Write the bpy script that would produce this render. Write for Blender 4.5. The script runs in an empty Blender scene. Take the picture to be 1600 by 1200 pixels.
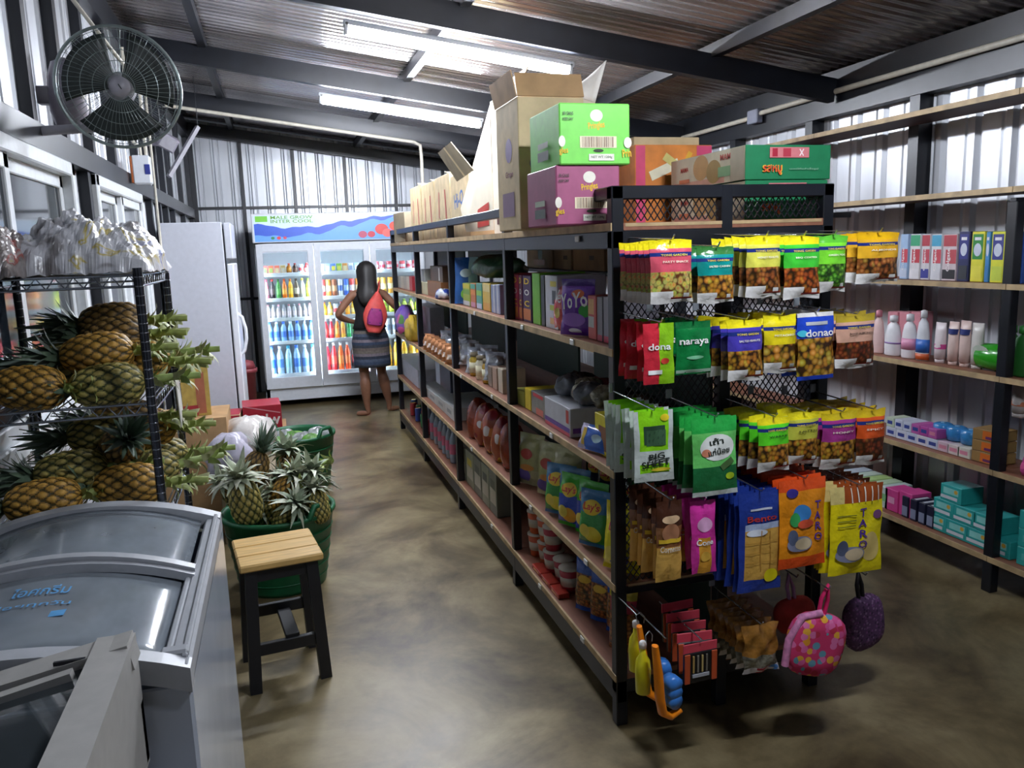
import bpy, math, random
from mathutils import Vector, Matrix
random.seed(7)
PI = math.pi
SC = bpy.context.scene
COL = SC.collection

# ------------------------------------------------------------------ camera
CAM = Vector((-0.983, -2.297, 1.6)); YAW, PITCH, ROLL, FPX = 0.2775, 0.1685, -0.0318, 1261.7
_F = Vector((math.sin(YAW)*math.cos(PITCH), math.cos(YAW)*math.cos(PITCH), -math.sin(PITCH)))
_R0 = Vector((math.cos(YAW), -math.sin(YAW), 0)); _U0 = _R0.cross(_F)
_R = _R0*math.cos(ROLL) + _U0*math.sin(ROLL); _U = _R.cross(_F)
cd = bpy.data.cameras.new('camera'); cam = bpy.data.objects.new('camera', cd); COL.objects.link(cam)
cd.sensor_fit = 'HORIZONTAL'; cd.sensor_width = 36; cd.lens = 36*FPX/1600; cd.clip_start = 0.02; cd.clip_end = 100
m = Matrix((_R, _U, -_F)).transposed().to_4x4(); m.translation = CAM; cam.matrix_world = m
SC.camera = cam

def at(x, y, ax, v):
    """the point of the place that the photograph shows at pixel x, y, on the plane ax = v (0 X, 1 Y, 2 Z)"""
    d = _F + _R*((x-800)/FPX) + _U*((600-y)/FPX)
    return CAM + d*((v-CAM[ax])/d[ax])

# ------------------------------------------------------------------ world, exposure
w = bpy.data.worlds.new('night'); SC.world = w; w.use_nodes = True
w.node_tree.nodes['Background'].inputs[0].default_value = (0.55, 0.62, 0.75, 1)
w.node_tree.nodes['Background'].inputs[1].default_value = 0.04
SC.view_settings.view_transform = 'Standard'; SC.view_settings.look = 'None'
SC.view_settings.exposure = 0.72; SC.view_settings.gamma = 1.0; SC.view_settings.use_curve_mapping = False
TUBE_POWER = 240.0       # emission of the ceiling tubes
SC.cycles.use_denoising = True; SC.cycles.max_bounces = 7; SC.cycles.sample_clamp_indirect = 6.0
SC.cycles.caustics_reflective = False; SC.cycles.caustics_refractive = False

# ------------------------------------------------------------------ materials
MATS = {}
def lin(c):
    if isinstance(c, str):
        c = c.lstrip('#'); c = tuple(int(c[i:i+2], 16)/255 for i in (0, 2, 4))
    return tuple((v/12.92 if v <= .04045 else ((v+.055)/1.055)**2.4) for v in c[:3]) + (1,)
def mat(name, col='#808080', rough=.5, metal=0., var=.08, scale=30., bump=0., coat=0., emit=None, es=0., alpha=1., trans=0., stretch=None, spec=.5, bscale=None):
    """principled surface whose colour varies a little with a noise"""
    if name in MATS: return MATS[name]
    ma = bpy.data.materials.new(name); ma.use_nodes = True; nt = ma.node_tree; b = nt.nodes['Principled BSDF']
    c = lin(col)
    tc = nt.nodes.new('ShaderNodeTexCoord'); mp = nt.nodes.new('ShaderNodeMapping'); nt.links.new(tc.outputs['Object'], mp.inputs[0])
    if stretch: mp.inputs['Scale'].default_value = stretch
    nz = nt.nodes.new('ShaderNodeTexNoise'); nz.inputs['Scale'].default_value = scale; nz.inputs['Detail'].default_value = 4
    nt.links.new(mp.outputs[0], nz.inputs['Vector'])
    cr = nt.nodes.new('ShaderNodeValToRGB'); cr.color_ramp.elements[0].position = .3; cr.color_ramp.elements[1].position = .7
    cr.color_ramp.elements[0].color = tuple(max(0, v*(1-var*1.6)) for v in c[:3])+(1,)
    cr.color_ramp.elements[1].color = tuple(min(1, v*(1+var)) for v in c[:3])+(1,)
    nt.links.new(nz.outputs[0], cr.inputs[0]); nt.links.new(cr.outputs[0], b.inputs['Base Color'])
    b.inputs['Roughness'].default_value = rough; b.inputs['Metallic'].default_value = metal; b.inputs['Specular IOR Level'].default_value = spec
    b.inputs['Coat Weight'].default_value = coat; b.inputs['Alpha'].default_value = alpha; b.inputs['Transmission Weight'].default_value = trans
    if emit: b.inputs['Emission Color'].default_value = lin(emit); b.inputs['Emission Strength'].default_value = es
    if bump:
        n2 = nz
        if bscale:
            n2 = nt.nodes.new('ShaderNodeTexNoise'); n2.inputs['Scale'].default_value = bscale; nt.links.new(mp.outputs[0], n2.inputs['Vector'])
        bp = nt.nodes.new('ShaderNodeBump'); bp.inputs['Strength'].default_value = bump; bp.inputs['Distance'].default_value = .01
        nt.links.new(n2.outputs[0], bp.inputs['Height']); nt.links.new(bp.outputs[0], b.inputs['Normal'])
    MATS[name] = ma; return ma
def nut_mat(name, c1, c2, dark='#3a2410', scale=75., rough=.3):
    """a printed or windowed heap of nuts: cells with dark joints"""
    if name in MATS: return MATS[name]
    ma = mat(name, c1, rough=rough); nt = ma.node_tree; b = nt.nodes['Principled BSDF']
    tc = [n for n in nt.nodes if n.type == 'TEX_COORD'][0]
    vo = nt.nodes.new('ShaderNodeTexVoronoi'); vo.inputs['Scale'].default_value = scale; nt.links.new(tc.outputs['Object'], vo.inputs['Vector'])
    cr = nt.nodes.new('ShaderNodeValToRGB'); e = cr.color_ramp.elements
    e[0].position = .1; e[0].color = lin(c1); e[1].position = .75; e[1].color = lin(dark)
    x = cr.color_ramp.elements.new(.45); x.color = lin(c2)
    nt.links.new(vo.outputs['Distance'], cr.inputs[0])
    hs = nt.nodes.new('ShaderNodeMix'); hs.data_type = 'RGBA'; hs.blend_type = 'MULTIPLY'; hs.inputs[0].default_value = .35
    nt.links.new(cr.outputs[0], hs.inputs[6]); nt.links.new(vo.outputs['Color'], hs.inputs[7]); nt.links.new(hs.outputs[2], b.inputs['Base Color'])
    return ma
def spot_mat(name, base, spots, scale=40., rough=.45, th=.35):
    """flat printed pattern of round spots in several colours"""
    if name in MATS: return MATS[name]
    ma = mat(name, base, rough=rough); nt = ma.node_tree; b = nt.nodes['Principled BSDF']
    tc = [n for n in nt.nodes if n.type == 'TEX_COORD'][0]
    vo = nt.nodes.new('ShaderNodeTexVoronoi'); vo.inputs['Scale'].default_value = scale; nt.links.new(tc.outputs['Object'], vo.inputs['Vector'])
    sp = nt.nodes.new('ShaderNodeSeparateColor'); nt.links.new(vo.outputs['Color'], sp.inputs[0])
    cr = nt.nodes.new('ShaderNodeValToRGB'); cr.color_ramp.interpolation = 'CONSTANT'; e = cr.color_ramp.elements
    e[0].color = lin(spots[0]); e[0].position = 0; e[1].color = lin(spots[-1]); e[1].position = 1-1/len(spots)
    for i, s in enumerate(spots[1:-1]): q = e.new((i+1)/len(spots)); q.color = lin(s)
    nt.links.new(sp.outputs[0], cr.inputs[0])
    lt = nt.nodes.new('ShaderNodeMath'); lt.operation = 'LESS_THAN'; lt.inputs[1].default_value = th; nt.links.new(vo.outputs['Distance'], lt.inputs[0])
    mx = nt.nodes.new('ShaderNodeMix'); mx.data_type = 'RGBA'; mx.inputs[6].default_value = lin(base)
    nt.links.new(lt.outputs[0], mx.inputs[0]); nt.links.new(cr.outputs[0], mx.inputs[7]); nt.links.new(mx.outputs[2], b.inputs['Base Color'])
    return ma

# ------------------------------------------------------------------ mesh builder
class MB:
    def __init__(s): s.v = []; s.f = []; s.m = []; s.sm = []; s.slots = []
    def slot(s, ma):
        if ma not in s.slots: s.slots.append(ma)
        return s.slots.index(ma)
    def add(s, vs, fs, ma, smooth=False):
        o = len(s.v); s.v += [tuple(v) for v in vs]; k = s.slot(ma)
        for f in fs: s.f.append([i+o for i in f]); s.m.append(k); s.sm.append(smooth)
        return s
    def box(s, c, d, ma, b=0., M=None):
        """box centred at c, size d, chamfer b, optional rotation M about c"""
        hx, hy, hz = d[0]/2, d[1]/2, d[2]/2; c = Vector(c)
        if b <= 0:
            vs = [Vector((x*hx, y*hy, z*hz)) for z in (-1, 1) for y in (-1, 1) for x in (-1, 1)]
            fs = [(0, 2, 3, 1), (4, 5, 7, 6), (0, 1, 5, 4), (2, 6, 7, 3), (0, 4, 6, 2), (1, 3, 7, 5)]
        else:
            b = min(b, hx*.9, hy*.9, hz*.9); vs = []; ix = {}
            for x in (-1, 1):
                for y in (-1, 1):
                    for z in (-1, 1):
                        for a in range(3):
                            ix[(x, y, z, a)] = len(vs)
                            vs.append(Vector((x*(hx-(0 if a == 0 else b)), y*(hy-(0 if a == 1 else b)), z*(hz-(0 if a == 2 else b)))))
            fs = []; S = ((-1, -1), (1, -1), (1, 1), (-1, 1))
            for g in (-1, 1):
                for a in range(3):
                    q = []
                    for (p, r) in S:
                        k = [0, 0, 0]; k[a] = g; k[(a+1) % 3] = p; k[(a+2) % 3] = r; q.append(ix[tuple(k)+(a,)])
                    fs.append(q if g > 0 else q[::-1])
            for a in range(3):
                for p in (-1, 1):
                    for r in (-1, 1):
                        k0 = [0]*3; k0[a] = -1; k0[(a+1) % 3] = p; k0[(a+2) % 3] = r; k1 = list(k0); k1[a] = 1
                        q = [ix[tuple(k0)+((a+1) % 3,)], ix[tuple(k1)+((a+1) % 3,)], ix[tuple(k1)+((a+2) % 3,)], ix[tuple(k0)+((a+2) % 3,)]]
                        fs.append(q if p*r > 0 else q[::-1])
            for x in (-1, 1):
                for y in (-1, 1):
                    for z in (-1, 1):
                        q = [ix[(x, y, z, a)] for a in range(3)]; fs.append(q if x*y*z > 0 else q[::-1])
        if M is not None: vs = [M @ v for v in vs]
        return s.add([v+c for v in vs], fs, ma)
    def bar(s, p0, p1, wx, wy, ma, up=(0, 0, 1)):
        """rectangular bar from p0 to p1"""
        p0, p1 = Vector(p0), Vector(p1); d = (p1-p0); L = d.length; d.normalize(); u = Vector(up)
        if abs(d.dot(u)) > .98: u = Vector((0, 1, 0))
        x = d.cross(u).normalized(); y = x.cross(d)
        return s.box((p0+p1)/2, (wx, wy, L), ma, M=Matrix((x, y, d)).transposed())
    def tube(s, pts, r, ma, n=8, caps=True, closed=False, flat=1.):
        pts = [Vector(p) for p in pts]; N = len(pts); rs = r if isinstance(r, (list, tuple)) else [r]*N
        vs = []; prev = None
        for i, p in enumerate(pts):
            if closed: t = pts[(i+1) % N]-pts[i-1]
            else: t = pts[min(i+1, N-1)]-pts[max(i-1, 0)]
            t.normalize()
            if prev is None:
                a = Vector((0, 0, 1)) if abs(t.z) < .9 else Vector((1, 0, 0)); x = t.cross(a).normalized()
            else: x = (prev-t*prev.dot(t)).normalized()
            prev = x; y = t.cross(x)
            for k in range(n):
                a = 2*PI*k/n; vs.append(p+x*(math.cos(a)*rs[i])+y*(math.sin(a)*rs[i]*flat))
        fs = []
        for i in range(N if closed else N-1):
            j = (i+1) % N
            for k in range(n): fs.append((i*n+k, i*n+(k+1) % n, j*n+(k+1) % n, j*n+k))
        s.add(vs, fs, ma, True)
        if caps and not closed: s.add(vs[:n], [list(range(n))[::-1]], ma); s.add(vs[-n:], [list(range(n))], ma)
        return s
    def lathe(s, prof, ma, c=(0, 0, 0), n=16, mats=None, sx=1., sy=1., M=None):
        """prof: (r, z) pairs from bottom to top; mats: material per ring"""
        c = Vector(c); N = len(prof); vs = []
        for r, z in prof:
            for k in range(n):
                v = Vector((math.cos(2*PI*k/n)*r*sx, math.sin(2*PI*k/n)*r*sy, z)); vs.append((M @ v if M is not None else v)+c)
        o = len(s.v); s.v += [tuple(v) for v in vs]
        for i in range(N-1):
            mk = s.slot(mats[i] if mats else ma)
            for k in range(n): s.f.append([o+i*n+k, o+i*n+(k+1) % n, o+(i+1)*n+(k+1) % n, o+(i+1)*n+k]); s.m.append(mk); s.sm.append(True)
        if prof[0][0] > 1e-4: s.f.append([o+k for k in range(n)][::-1]); s.m.append(s.slot(mats[0] if mats else ma)); s.sm.append(False)
        if prof[-1][0] > 1e-4: s.f.append([o+(N-1)*n+k for k in range(n)]); s.m.append(s.slot(mats[-1] if mats else ma)); s.sm.append(False)
        return s
    def loft(s, rings, ma, caps=True, matfn=None, closed=True, smooth=True):
        """rings: lists of points of equal count"""
        n = len(rings[0]); o = len(s.v)
        for r in rings: s.v += [tuple(p) for p in r]
        for i in range(len(rings)-1):
            for k in range(n if closed else n-1):
                s.f.append([o+i*n+k, o+i*n+(k+1) % n, o+(i+1)*n+(k+1) % n, o+(i+1)*n+k]); s.m.append(s.slot(matfn(i, k) if matfn else ma)); s.sm.append(smooth)
        if caps:
            s.f.append([o+k for k in range(n)][::-1]); s.m.append(s.slot(ma)); s.sm.append(False)
            q = o+(len(rings)-1)*n; s.f.append([q+k for k in range(n)]); s.m.append(s.slot(ma)); s.sm.append(False)
        return s
    def grid(s, fn, nu, nv, ma, matfn=None):
        """surface fn(u, v), u and v from 0 to 1"""
        o = len(s.v)
        for j in range(nv+1):
            for i in range(nu+1): s.v.append(tuple(fn(i/nu, j/nv)))
        for j in range(nv):
            for i in range(nu):
                a = o+j*(nu+1)+i; s.f.append([a, a+1, a+nu+2, a+nu+1]); s.sm.append(True)
                s.m.append(s.slot(matfn((i+.5)/nu, (j+.5)/nv) if matfn else ma))
        return s
    def text(s, txt, fn, h, ma, width=None, bold=0.):
        """lettering: fn maps the flat text (x right, y up, centred, metres) to 3D; h letter height, width squeezes to fit"""
        vs, fs = text_mesh(txt, bold); hh = max(v[1] for v in vs)-min(v[1] for v in vs); ww = max(v[0] for v in vs)
        sy = h/max(hh, 1e-3); sx = (width/(2*ww)) if width else sy
        return s.add([fn(x*sx, y*sy) for x, y in vs], fs, ma)
    def mesh(s, name):
        me = bpy.data.meshes.new(name); me.from_pydata(s.v, [], s.f)
        for ma in s.slots: me.materials.append(ma)
        me.polygons.foreach_set('material_index', s.m); me.polygons.foreach_set('use_smooth', s.sm); me.update()
        return me
    def build(s, name, parent=None, loc=None, rot=None):
        return put(s.mesh(name), name, parent, loc, rot)
_TX = {}
def text_mesh(txt, bold=0.):
    k = (txt, bold)
    if k not in _TX:
        cu = bpy.data.curves.new('t', 'FONT'); cu.body = txt; cu.resolution_u = 2; cu.offset = bold
        ob = bpy.data.objects.new('t', cu); COL.objects.link(ob); bpy.context.view_layer.update()
        dg = bpy.context.evaluated_depsgraph_get(); me = bpy.data.meshes.new_from_object(ob.evaluated_get(dg))
        vs = [(v.co.x, v.co.y) for v in me.vertices]; fs = [list(p.vertices) for p in me.polygons]
        cx = (min(v[0] for v in vs)+max(v[0] for v in vs))/2; cy = (min(v[1] for v in vs)+max(v[1] for v in vs))/2
        _TX[k] = ([(x-cx, y-cy) for x, y in vs], fs)
        bpy.data.objects.remove(ob); bpy.data.curves.remove(cu); bpy.data.meshes.remove(me)
    return _TX[k]
def put(me, name, parent=None, loc=None, rot=None):
    o = bpy.data.objects.new(name, me); COL.objects.link(o)
    if parent: o.parent = parent
    if loc is not None: o.location = loc
    if rot is not None: o.rotation_euler = rot
    return o
def tag(o, label, cat, group=None, kind=None):
    o['label'] = label; o['category'] = cat
    if group: o['group'] = group
    if kind: o['kind'] = kind
    return o
def thing(name, label, cat, loc=(0, 0, 0), rot=(0, 0, 0), group=None):
    o = put(None, name, None, loc, rot); return tag(o, label, cat, group)
def struct(o): o['kind'] = 'structure'; return o
ORD = ['first', 'second', 'third', 'fourth', 'fifth', 'sixth', 'seventh', 'eighth', 'ninth', 'tenth', 'eleventh', 'twelfth', 'thirteenth', 'fourteenth']
def rz(a): return Matrix.Rotation(a, 3, 'Z')
def rx(a): return Matrix.Rotation(a, 3, 'X')
def ry(a): return Matrix.Rotation(a, 3, 'Y')
U = random.uniform

# ------------------------------------------------------------------ the setting
XL, XR, YB, YF = -1.86, 2.32, 7.6, -4.2
RS = 0.138; Z0 = 2.80            # roof slope to the right, underside of the purlins at X = 0
def roof(x): return Z0 - RS*x
BLACK = mat('black painted steel', '#14171f', .38, 0., .25, 9)
GALV = mat('galvanised sheet', '#d6d9df', .36, .3, .10, 5, stretch=(1, 1, .2))
ROOFM = mat('zinc roof sheet', '#b4afb0', .22, .7, .18, 3, stretch=(.15, 2, 1))
def floor_mat():
    ma = mat('polished concrete', '#6f6350', .25); nt = ma.node_tree; b = nt.nodes['Principled BSDF']
    tc = [n for n in nt.nodes if n.type == 'TEX_COORD'][0]
    n1 = nt.nodes.new('ShaderNodeTexNoise'); n1.inputs['Scale'].default_value = 1.7; n1.inputs['Detail'].default_value = 9; n1.inputs['Roughness'].default_value = .62; n1.inputs['Distortion'].default_value = .6
    n2 = nt.nodes.new('ShaderNodeTexNoise'); n2.inputs['Scale'].default_value = 5; n2.inputs['Detail'].default_value = 8; n2.inputs['Roughness'].default_value = .65
    for n in (n1, n2): nt.links.new(tc.outputs['Object'], n.inputs['Vector'])
    cr = nt.nodes.new('ShaderNodeValToRGB'); e = cr.color_ramp.elements
    e[0].position = .36; e[0].color = lin('#4a3d28'); e[1].position = .66; e[1].color = lin('#988a68'); q = e.new(.5); q.color = lin('#76684a')
    nt.links.new(n1.outputs[0], cr.inputs[0])
    c2 = nt.nodes.new('ShaderNodeValToRGB'); c2.color_ramp.elements[0].position = .30; c2.color_ramp.elements[0].color = (.5, .46, .42, 1); c2.color_ramp.elements[1].position = .58; c2.color_ramp.elements[1].color = (1, 1, 1, 1)
    nt.links.new(n2.outputs[0], c2.inputs[0])
    mx = nt.nodes.new('ShaderNodeMix'); mx.data_type = 'RGBA'; mx.blend_type = 'MULTIPLY'; mx.inputs[0].default_value = .75
    nt.links.new(cr.outputs[0], mx.inputs[6]); nt.links.new(c2.outputs[0], mx.inputs[7]); nt.links.new(mx.outputs[2], b.inputs['Base Color'])
    rr = nt.nodes.new('ShaderNodeMapRange'); rr.inputs[3].default_value = .30; rr.inputs[4].default_value = .50; nt.links.new(n2.outputs[0], rr.inputs[0]); nt.links.new(rr.outputs[0], b.inputs['Roughness'])
    return ma
f = MB(); f.box(((XL+XR)/2, (YB+YF)/2, -.05), (XR-XL+.4, YB-YF+.4, .1), floor_mat()); struct(f.build('floor'))

def ribbed(mb, p, du, L, dv, H, nrm, ma, pitch=.19, depth=.022):
    """trapezoid ribbed sheet from p along du (length L), ribs running along dv (function of u gives the height), relief along nrm"""
    p, du, dv, nrm = Vector(p), Vector(du), Vector(dv), Vector(nrm); us = []; u = 0.
    while u < L:
        for a, d in ((0, 0), (.42, 0), (.50, 1), (.56, 1), (.64, 0), (.80, 0), (.84, .35), (.88, .35), (.92, 0)):
            x = u+a*pitch
            if x <= L: us.append((x, d*depth))
        u += pitch
    vs = []
    for x, d in us:
        a = p+du*x+nrm*d; vs += [a, a+dv*(H(x) if callable(H) else H)]
    return mb.add(vs, [(2*i, 2*i+1, 2*i+3, 2*i+2) for i in range(len(us)-1)], ma)

# roof: zinc sheets with their ribs running down the slope, rafters across and purlins along
cm = MB(); dX = XR-XL+.3
vs = []; nw = int((YB-YF+.1)/.0095)
for i in range(nw+1):
    y = YF+.0095*i; z = roof(XL-.15)+.07+.0045*math.sin(2*PI*y/.076); vs += [(XL-.15, y, z), (XL-.15+dX, y, z-RS*dX)]
cm.add(vs, [(2*i, 2*i+1, 2*i+3, 2*i+2) for i in range(nw)], ROOFM, True)
ceil = struct(cm.build('ceiling'))
RAFT = [-1.81, .04, 1.89, 3.74, 5.6, 7.5]
for y in RAFT:
    mb = MB(); mb.bar((XL, y, roof(XL)-.065), (XR-.12, y, roof(XR-.12)-.065), .055, .13, BLACK); mb.build('rafter', ceil)
for x in (-1.34, 0.02, 1.42):
    mb = MB(); mb.bar((x, YF, roof(x)+.02), (x, YB, roof(x)+.02), .05, .07, BLACK); mb.build('purlin', ceil)

# back wall
wb = MB(); ribbed(wb, (XL, YB, 0), (1, 0, 0), XR-XL, (0, 0, 1), lambda x: roof(XL+x)+.05, (0, 1, 0), GALV)
wback = struct(wb.build('wall_back'))
for x in (-1.80, -1.27, -.70, -.12, .46, 1.04, 1.6, 2.24):
    mb = MB(); mb.bar((x, YB-.03, 0), (x, YB-.03, roof(x)), .035 if x > -1.7 else .07, .05, BLACK); mb.build('post', wback)
for z in (2.13, 1.1):
    mb = MB(); mb.bar((XL, YB-.02, z), (XR, YB-.02, z), .03, .03, BLACK); mb.build('rail', wback)

# right wall
wr = MB(); ribbed(wr, (XR, YF, 0), (0, 1, 0), YB-YF, (0, 0, 1), roof(XR)+.05, (1, 0, 0), GALV, .21)
wright = struct(wr.build('wall_right'))
for i in range(12):
    y = -2.2+i*.87
    mb = MB(); mb.bar((XR-.04, y, 0), (XR-.04, y, roof(XR)), .09, .07, BLACK); mb.build('post', wright)
mb = MB(); mb.bar((XR-.05, YF, roof(XR)-.055), (XR-.05, YB, roof(XR)-.055), .09, .25, BLACK); mb.build('top_beam', wright)

# left wall with its window band
wl = MB(); ZS, ZH = .98, 2.02; WY = ((-.9, 1.74), (2.2, 3.72))
WH = roof(XL)+.05
ribbed(wl, (XL, YF, 2.06), (0, 1, 0), YB-YF, (0, 0, 1), WH-2.06, (-1, 0, 0), GALV, .24, .03)
ribbed(wl, (XL, YF, 0), (0, 1, 0), YB-YF, (0, 0, 1), ZS, (-1, 0, 0), GALV, .24, .03)
for a, b in ((YF, WY[0][0]), (WY[0][1], WY[1][0]), (WY[1][1], YB)): ribbed(wl, (XL, a, ZS), (0, 1, 0), b-a, (0, 0, 1), 2.06-ZS, (-1, 0, 0), GALV, .24, .03)
wleft = struct(wl.build('wall_left'))
mb = MB(); mb.bar((XL+.03, YF, 2.07), (XL+.03, YB, 2.07), .06, .10, BLACK); mb.build('beam', wleft)
mb = MB(); mb.bar((XL+.03, YF, roof(XL)-.09), (XL+.03, YB, roof(XL)-.09), .08, .16, BLACK); mb.build('top_beam', wleft)
for y, z0, z1 in ((-.95, 0, 0), (.75, 2.07, 0), (1.28, 2.07, 0), (1.80, 0, 0), (2.14, 0, 2.07), (2.35, 2.07, 0), (2.95, 2.07, 0), (3.80, 0, 0), (4.25, 0, 0), (4.75, 0, 0), (5.2, 0, 0), (5.7, 0, 0), (6.6, 0, 0), (7.5, 0, 0)):
    mb = MB(); mb.bar((XL+.022, y, z0), (XL+.022, y, z1 or roof(XL)), .045, .06, BLACK, (0, 1, 0)); mb.build('post', wleft)
WHITE = mat('white window plastic', '#dfe3e6', .35, 0, .04)
GLASSD = mat('dark window glass', '#20262c', .06, 0, .1, spec=.8)
for k, (a, b) in enumerate(WY):
    win = struct(put(None, 'window_%d' % (k+1), None, (XL+.02, (a+b)/2, (ZS+ZH)/2)))
    hw, hh = (b-a)/2, (ZH-ZS)/2
    mb = MB()
    for s_ in (-1, 1):
        mb.box((0, s_*(hw-.03), 0), (.09, .06, 2*hh), WHITE, .006); mb.box((0, 0, s_*(hh-.03)), (.09, 2*hw, .06), WHITE, .006)
    mb.build('window_frame', win)
    n = 2 if k else 3; pw = (2*hw-.10)/n
    for i in range(n):
        c = -hw+.05+pw*(i+.5); dx = .012 if i % 2 else -.014
        mb = MB()
        for s_ in (-1, 1):
            mb.box((dx, c+s_*(pw/2-.025), 0), (.03, .055, 2*hh-.12), WHITE, .004); mb.box((dx, c, s_*(hh-.085)), (.03, pw, .055), WHITE, .004)
        sash = mb.build('sash', win)
        g = MB(); g.box((dx, c, 0), (.006, pw-.09, 2*hh-.2), GLASSD); g.build('pane', sash)

# ------------------------------------------------------------------ ceiling tubes
TUBE = mat('lit tube', '#ffffff', .4, emit='#eef4ff', es=TUBE_POWER, var=0)
FIX = mat('white fixture', '#d5d9de', .4, 0, .05)
def tube_lamp(x, y, dy, L, label):
    t = thing('tube_lamp', label, 'lamp', (x, y+dy, roof(x)-.20), (0, math.atan(RS), 0), 'tube lamps under the rafters')
    a = MB(); a.box((0, 0, .025), (L+.06, .05, .03), FIX, .006); a.build('batten', t)
    for s_ in (-1, 1): a = MB(); a.box((s_*(L/2+.012), 0, .0), (.02, .05, .06), FIX, .004); a.build('end_cap', t)
    a = MB(); a.tube([(-L/2, 0, -.012), (L/2, 0, -.012)], .022, TUBE, 12); a.build('tube', t)
    return t
tube_lamp(.02, 1.89, .06, 1.15, 'long lit tube lamp on the rafter nearest above the stacked cartons')
tube_lamp(.0, 3.74, .10, 1.15, 'lit tube lamp further back, lower of the two in the picture')
tube_lamp(.30, -1.05, 0, .5, 'lit tube lamp under the roof above the chest freezers, near the camera')

# ------------------------------------------------------------------ the black double-sided shop shelf
GW, GL, GH, TD, S1, S2, S3, S4 = .785, 4.9, 1.77, 1.66, 1.2755, .884, .5, .182
BAY = [0, 1.225, 2.45, 3.675, 4.9]
BOARD = mat('red-brown shelf board', '#8d5d48', .5, 0, .15, 6, stretch=(6, 1, 1))
EDGE = mat('tan plywood edge', '#b79d75', .6, 0, .2, 14)
gon = thing('shop_shelf', 'long black steel double-sided shop shelf with boards and mesh end', 'shelf')
for i, y in enumerate(BAY):
    for x in (.02, GW-.02) + ((GW/2,) if i in (0, 4) else ()):
        a = MB(); yy = min(max(y, .02), GL-.02); top = GH
        a.box((x, yy, top/2), (.04, .04, top), BLACK, .003); a.build('post', gon)
for x in (.02, GW-.02):
    for z, t in ((GH-.02, .04), (TD-.05, .055), (S4-.06, .08)):
        a = MB(); a.box((x, GL/2, z), (.038, GL, t), BLACK, .003); a.build('rail', gon)
for yy in (.02, GL-.02):
    for z, t in ((GH-.02, .04), (TD-.05, .055), (S3-.02, .03), (S4-.04, .05)):
        a = MB(); a.box((GW/2, yy, z), (GW, .038, t), BLACK, .003); a.build('rail', gon)
for z in (TD, S1, S2, S3, S4):
    for i in range(4):
        a = MB(); y0, y1 = BAY[i]+.002, BAY[i+1]-.002; th = .022
        a.box((GW/2, (y0+y1)/2, z-th/2), (GW-.01, y1-y0, th), BOARD); a.box((.001, (y0+y1)/2, z-th/2), (.008, y1-y0, th+.002), EDGE); a.build('shelf_board', gon)
a = MB(); a.box((.59, 1.45, 1.467), (.36, 1.9, .018), BLACK, .003); a.build('inner_shelf', gon)
# small white price clips on the board edges
CLIP = mat('white price clip', '#d9d9d5', .4, 0, .05)
for z, ys in ((S1, (.35, .95, 1.8)), (S2, (.6, 1.5, 2.2)), (S3, (.25, .9, 2.)), (S4, (.3, .8, 1.6)), (TD-.03, (.28,))):
    for y in ys: a = MB(); a.box((-.006, y, z-.012), (.006, .035, .02), CLIP, .002); a.build('price_clip', gon)
def mesh_panel(x0, x1, z0, z1, y, p=.022, q=.030, r=.0018):
    """expanded metal: zigzag strands that meet in diamonds"""
    mb = MB(); n = int((x1-x0)/p); k = max(1, round((z1-z0)/q)); q = (z1-z0)/k
    for i in range(n):
        for s_ in (0, 1):
            for j in range(2*k):
                xa = x0+p*i+(p/2 if (j+s_) % 2 else 0); xb = x0+p*i+(p/2 if (j+s_+1) % 2 else 0)
                if s_: xa, xb = xa+p/2-(p if False else 0), xb+p/2
                za, zb = z0+q*j/2, z0+q*(j+1)/2
                mb.add([(xa-r, y, za), (xa+r, y, za), (xb+r, y, zb), (xb-r, y, zb), (xa-r, y+.003, za), (xa+r, y+.003, za), (xb+r, y+.003, zb), (xb-r, y+.003, zb)],
                       [(0, 1, 2, 3), (7, 6, 5, 4), (0, 3, 7, 4), (1, 5, 6, 2)], BLACK)
    o = mb.build('mesh_panel', gon); o['kind'] = 'stuff'
mesh_panel(.04, GW-.04, S3, TD-.08, .02); mesh_panel(.04, GW-.04, TD+.005, GH-.04, .02)
# beaded light strip where the boards show through the mesh is the board edge itself
for z in (TD, S3): a = MB(); a.box((GW/2, .003, z-.006), (GW-.09, .004, .010), EDGE); a.build('end_edge', gon)

TD, S1, S2, S3, S4 = (z+.0012 for z in (TD, S1, S2, S3, S4))     # goods rest on the boards
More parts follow.
